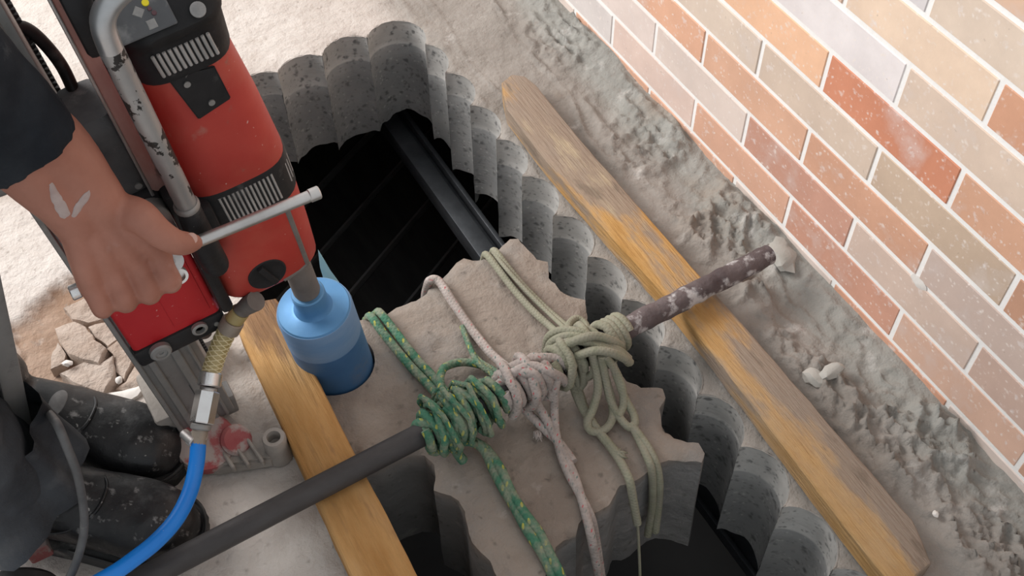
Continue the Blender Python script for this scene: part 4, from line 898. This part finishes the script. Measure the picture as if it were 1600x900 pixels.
# ------------------------------------------------------------------ broken screed, chips and scraps
def zpx(L, z): return [40+L[0]/4.09, 420+L[1]/4.09, z]
def shard(name, px, z, th, mt, label, cat='rubble', group='broken screed pieces by the boot'):
    P = [Z(q[0], q[1], z) for q in px]; c = sum(P, Vector())/len(P); poly = dense([(p.x-c.x, p.y-c.y) for p in P], .009)
    tilt = (random.uniform(-.05, .05), random.uniform(-.05, .05))
    poly = [(x+.003*nz(x+c.x, y, 1, 90), y+.003*nz(x+c.x, y, 4, 90)) for x, y in poly]; n = len(poly); bm = bmesh.new(); rows = []
    for zz_, k in ((-th, 1.03), (-th*.5, 1.0), (-.0015, .985), (0, .95), (.001, .6)):
        rows.append([bm.verts.new((x*k, y*k, zz_+x*tilt[0]+y*tilt[1]+(.0025*nz(x*k+c.x, y*k, 2, 45) if zz_ > -.002 else 0))) for x, y in poly])
    for i in range(4):
        for k in range(n): bm.faces.new((rows[i][k], rows[i][(k+1) % n], rows[i+1][(k+1) % n], rows[i+1][k]))
    bm.faces.new(rows[0][::-1]); cv = bm.verts.new((0, 0, .0015))
    for k in range(n): bm.faces.new((rows[-1][k], rows[-1][(k+1) % n], cv))
    o = finish(bm, name, mt, angle=40); o.location = c; tag(o, label, cat, group); return o
S = lambda *L: [(40+x/4.09, 420+y/4.09) for x, y in L]
shard('screed_piece', S((180, 380), (300, 330), (385, 360), (440, 450), (520, 500), (465, 610), (375, 580), (270, 545), (210, 460)), .014, .03, M['shard'], 'largest flat slab of broken screed in the middle of the patch')
shard('screed_piece', S((370, 595), (470, 618), (555, 550), (570, 680), (500, 800), (330, 745), (210, 665), (300, 625)), .010, .028, M['shard'], 'rough wrinkled screed slab nearest the boot shaft')
shard('screed_piece', S((525, 510), (600, 450), (680, 590), (620, 700), (575, 660), (562, 560)), .004, .02, M['shard'], 'reddish screed piece lying against the drill column')
shard('screed_piece', S((400, 370), (520, 335), (600, 440), (530, 490), (445, 440)), .006, .02, M['shard'], 'pinkish screed piece below the gripping hand')
shard('screed_piece', S((640, 720), (705, 600), (770, 730), (690, 775), (570, 775)), .0, .02, M['shard'], 'small brown screed piece beside the column foot')
shard('screed_piece', S((165, 530), (210, 470), (262, 545), (240, 605), (165, 640)), .008, .02, M['shard'], 'narrow screed splinter tucked beside the boot shaft')
shard('screed_piece', S((240, 250), (380, 190), (500, 320), (400, 345), (300, 320)), .004, .016, M['shard'], 'pale screed piece under the left lever end')
shard('plaster_flake', S((500, 800), (620, 775), (755, 740), (720, 810), (640, 850)), .006, .012, M['white'], 'white plaster flake beside the boot toe', 'rubble', None) if False else tag(shard('plaster_flake', S((500, 800), (620, 775), (755, 740), (720, 810), (640, 850)), .006, .012, M['white'], 'x'), 'white plaster flake between boot and drill column', 'rubble')
def chip(u, v, z, s, mt, label, name='chip', group=None):
    bm = bmesh.new(); bmesh.ops.create_icosphere(bm, subdivisions=2, radius=1); ph = random.random()*40
    for p in bm.verts:
        k = 1+.35*nz(p.co.x, p.co.y, p.co.z+ph, 1.6); p.co = Vector((p.co.x*s[0]*k, p.co.y*s[1]*k, p.co.z*s[2]*k))
    bm.transform(Matrix.Rotation(0 if name == 'plaster_dab' else random.random()*6, 4, 'Z')); o = finish(bm, name, mt, angle=30); o.location = Z(u, v, z); tag(o, label, 'rubble', group); return o
chip(105, 568, .018, (.008, .005, .004), M['white'], 'white plaster crumb on the screed beside the boot shaft')
chip(186, 594, .012, (.006, .005, .005), M['white'], 'white plaster crumb near the drill column foot')
chip(1300, 580, .022, (.022, .012, .011), M['mortar'], 'pale lump of mortar between right board and tiled wall')
chip(1462, 803, .012, (.005, .004, .003), M['white'], 'tiny white chip near the lower end of the right board')
chip(1272, 590, .016, (.018, .014, .010), M['mortar'], 'dark crumbly mortar lump beside the pale mortar lump')
chip(1222, 398, .022, (.035, .020, .012), M['mortar'], 'flat mortar dab at the crusted bar end')
for k, (x, y, s_) in enumerate(((.33, .47, .06), (.27, .40, .045), (.40, .38, .05))):
    o = chip(700, 700, 0, (s_, s_*.8, s_*.7), M['rubble'], ('dark concrete lump deep in the opening below the block', 'smaller dark concrete lump deep in the opening', 'dark concrete lump on the lower boards nearest the viewer')[k], 'rubble_lump'); o.location = (x, y, ZB+s_*.5)
o = chip(1436, 442, 0, (.0012, .016, .010), M['white'], 'white plaster dab stuck on the tile joint of the wall', 'plaster_dab'); o.rotation_euler = (0, 0, 0); k_ = ray(1436, 442); o.location = CAM+k_*((XW-.0012)/k_.x)
sv = [Y(q[0], q[1], 1.035+q[2]) for q in ((497, 392, 0), (505, 405, .004), (516, 424, .008), (530, 443, .006), (506, 438, 0), (500, 418, 0))]
c_ = sum(sv, Vector())/6; V_ = [p-c_ for p in sv]+[p-c_+Vector((.001, .0025, 0)) for p in sv]
sc_ = mesh('plastic_scrap', V_, [tuple(range(6)), tuple(range(11, 5, -1))]+[(k, 6+k, 6+(k+1) % 6, (k+1) % 6) for k in range(6)], M['plastic_scrap']); sc_.location = c_
tag(sc_, 'pale blue pointed plastic scrap sticking up behind the core bit', 'scrap')
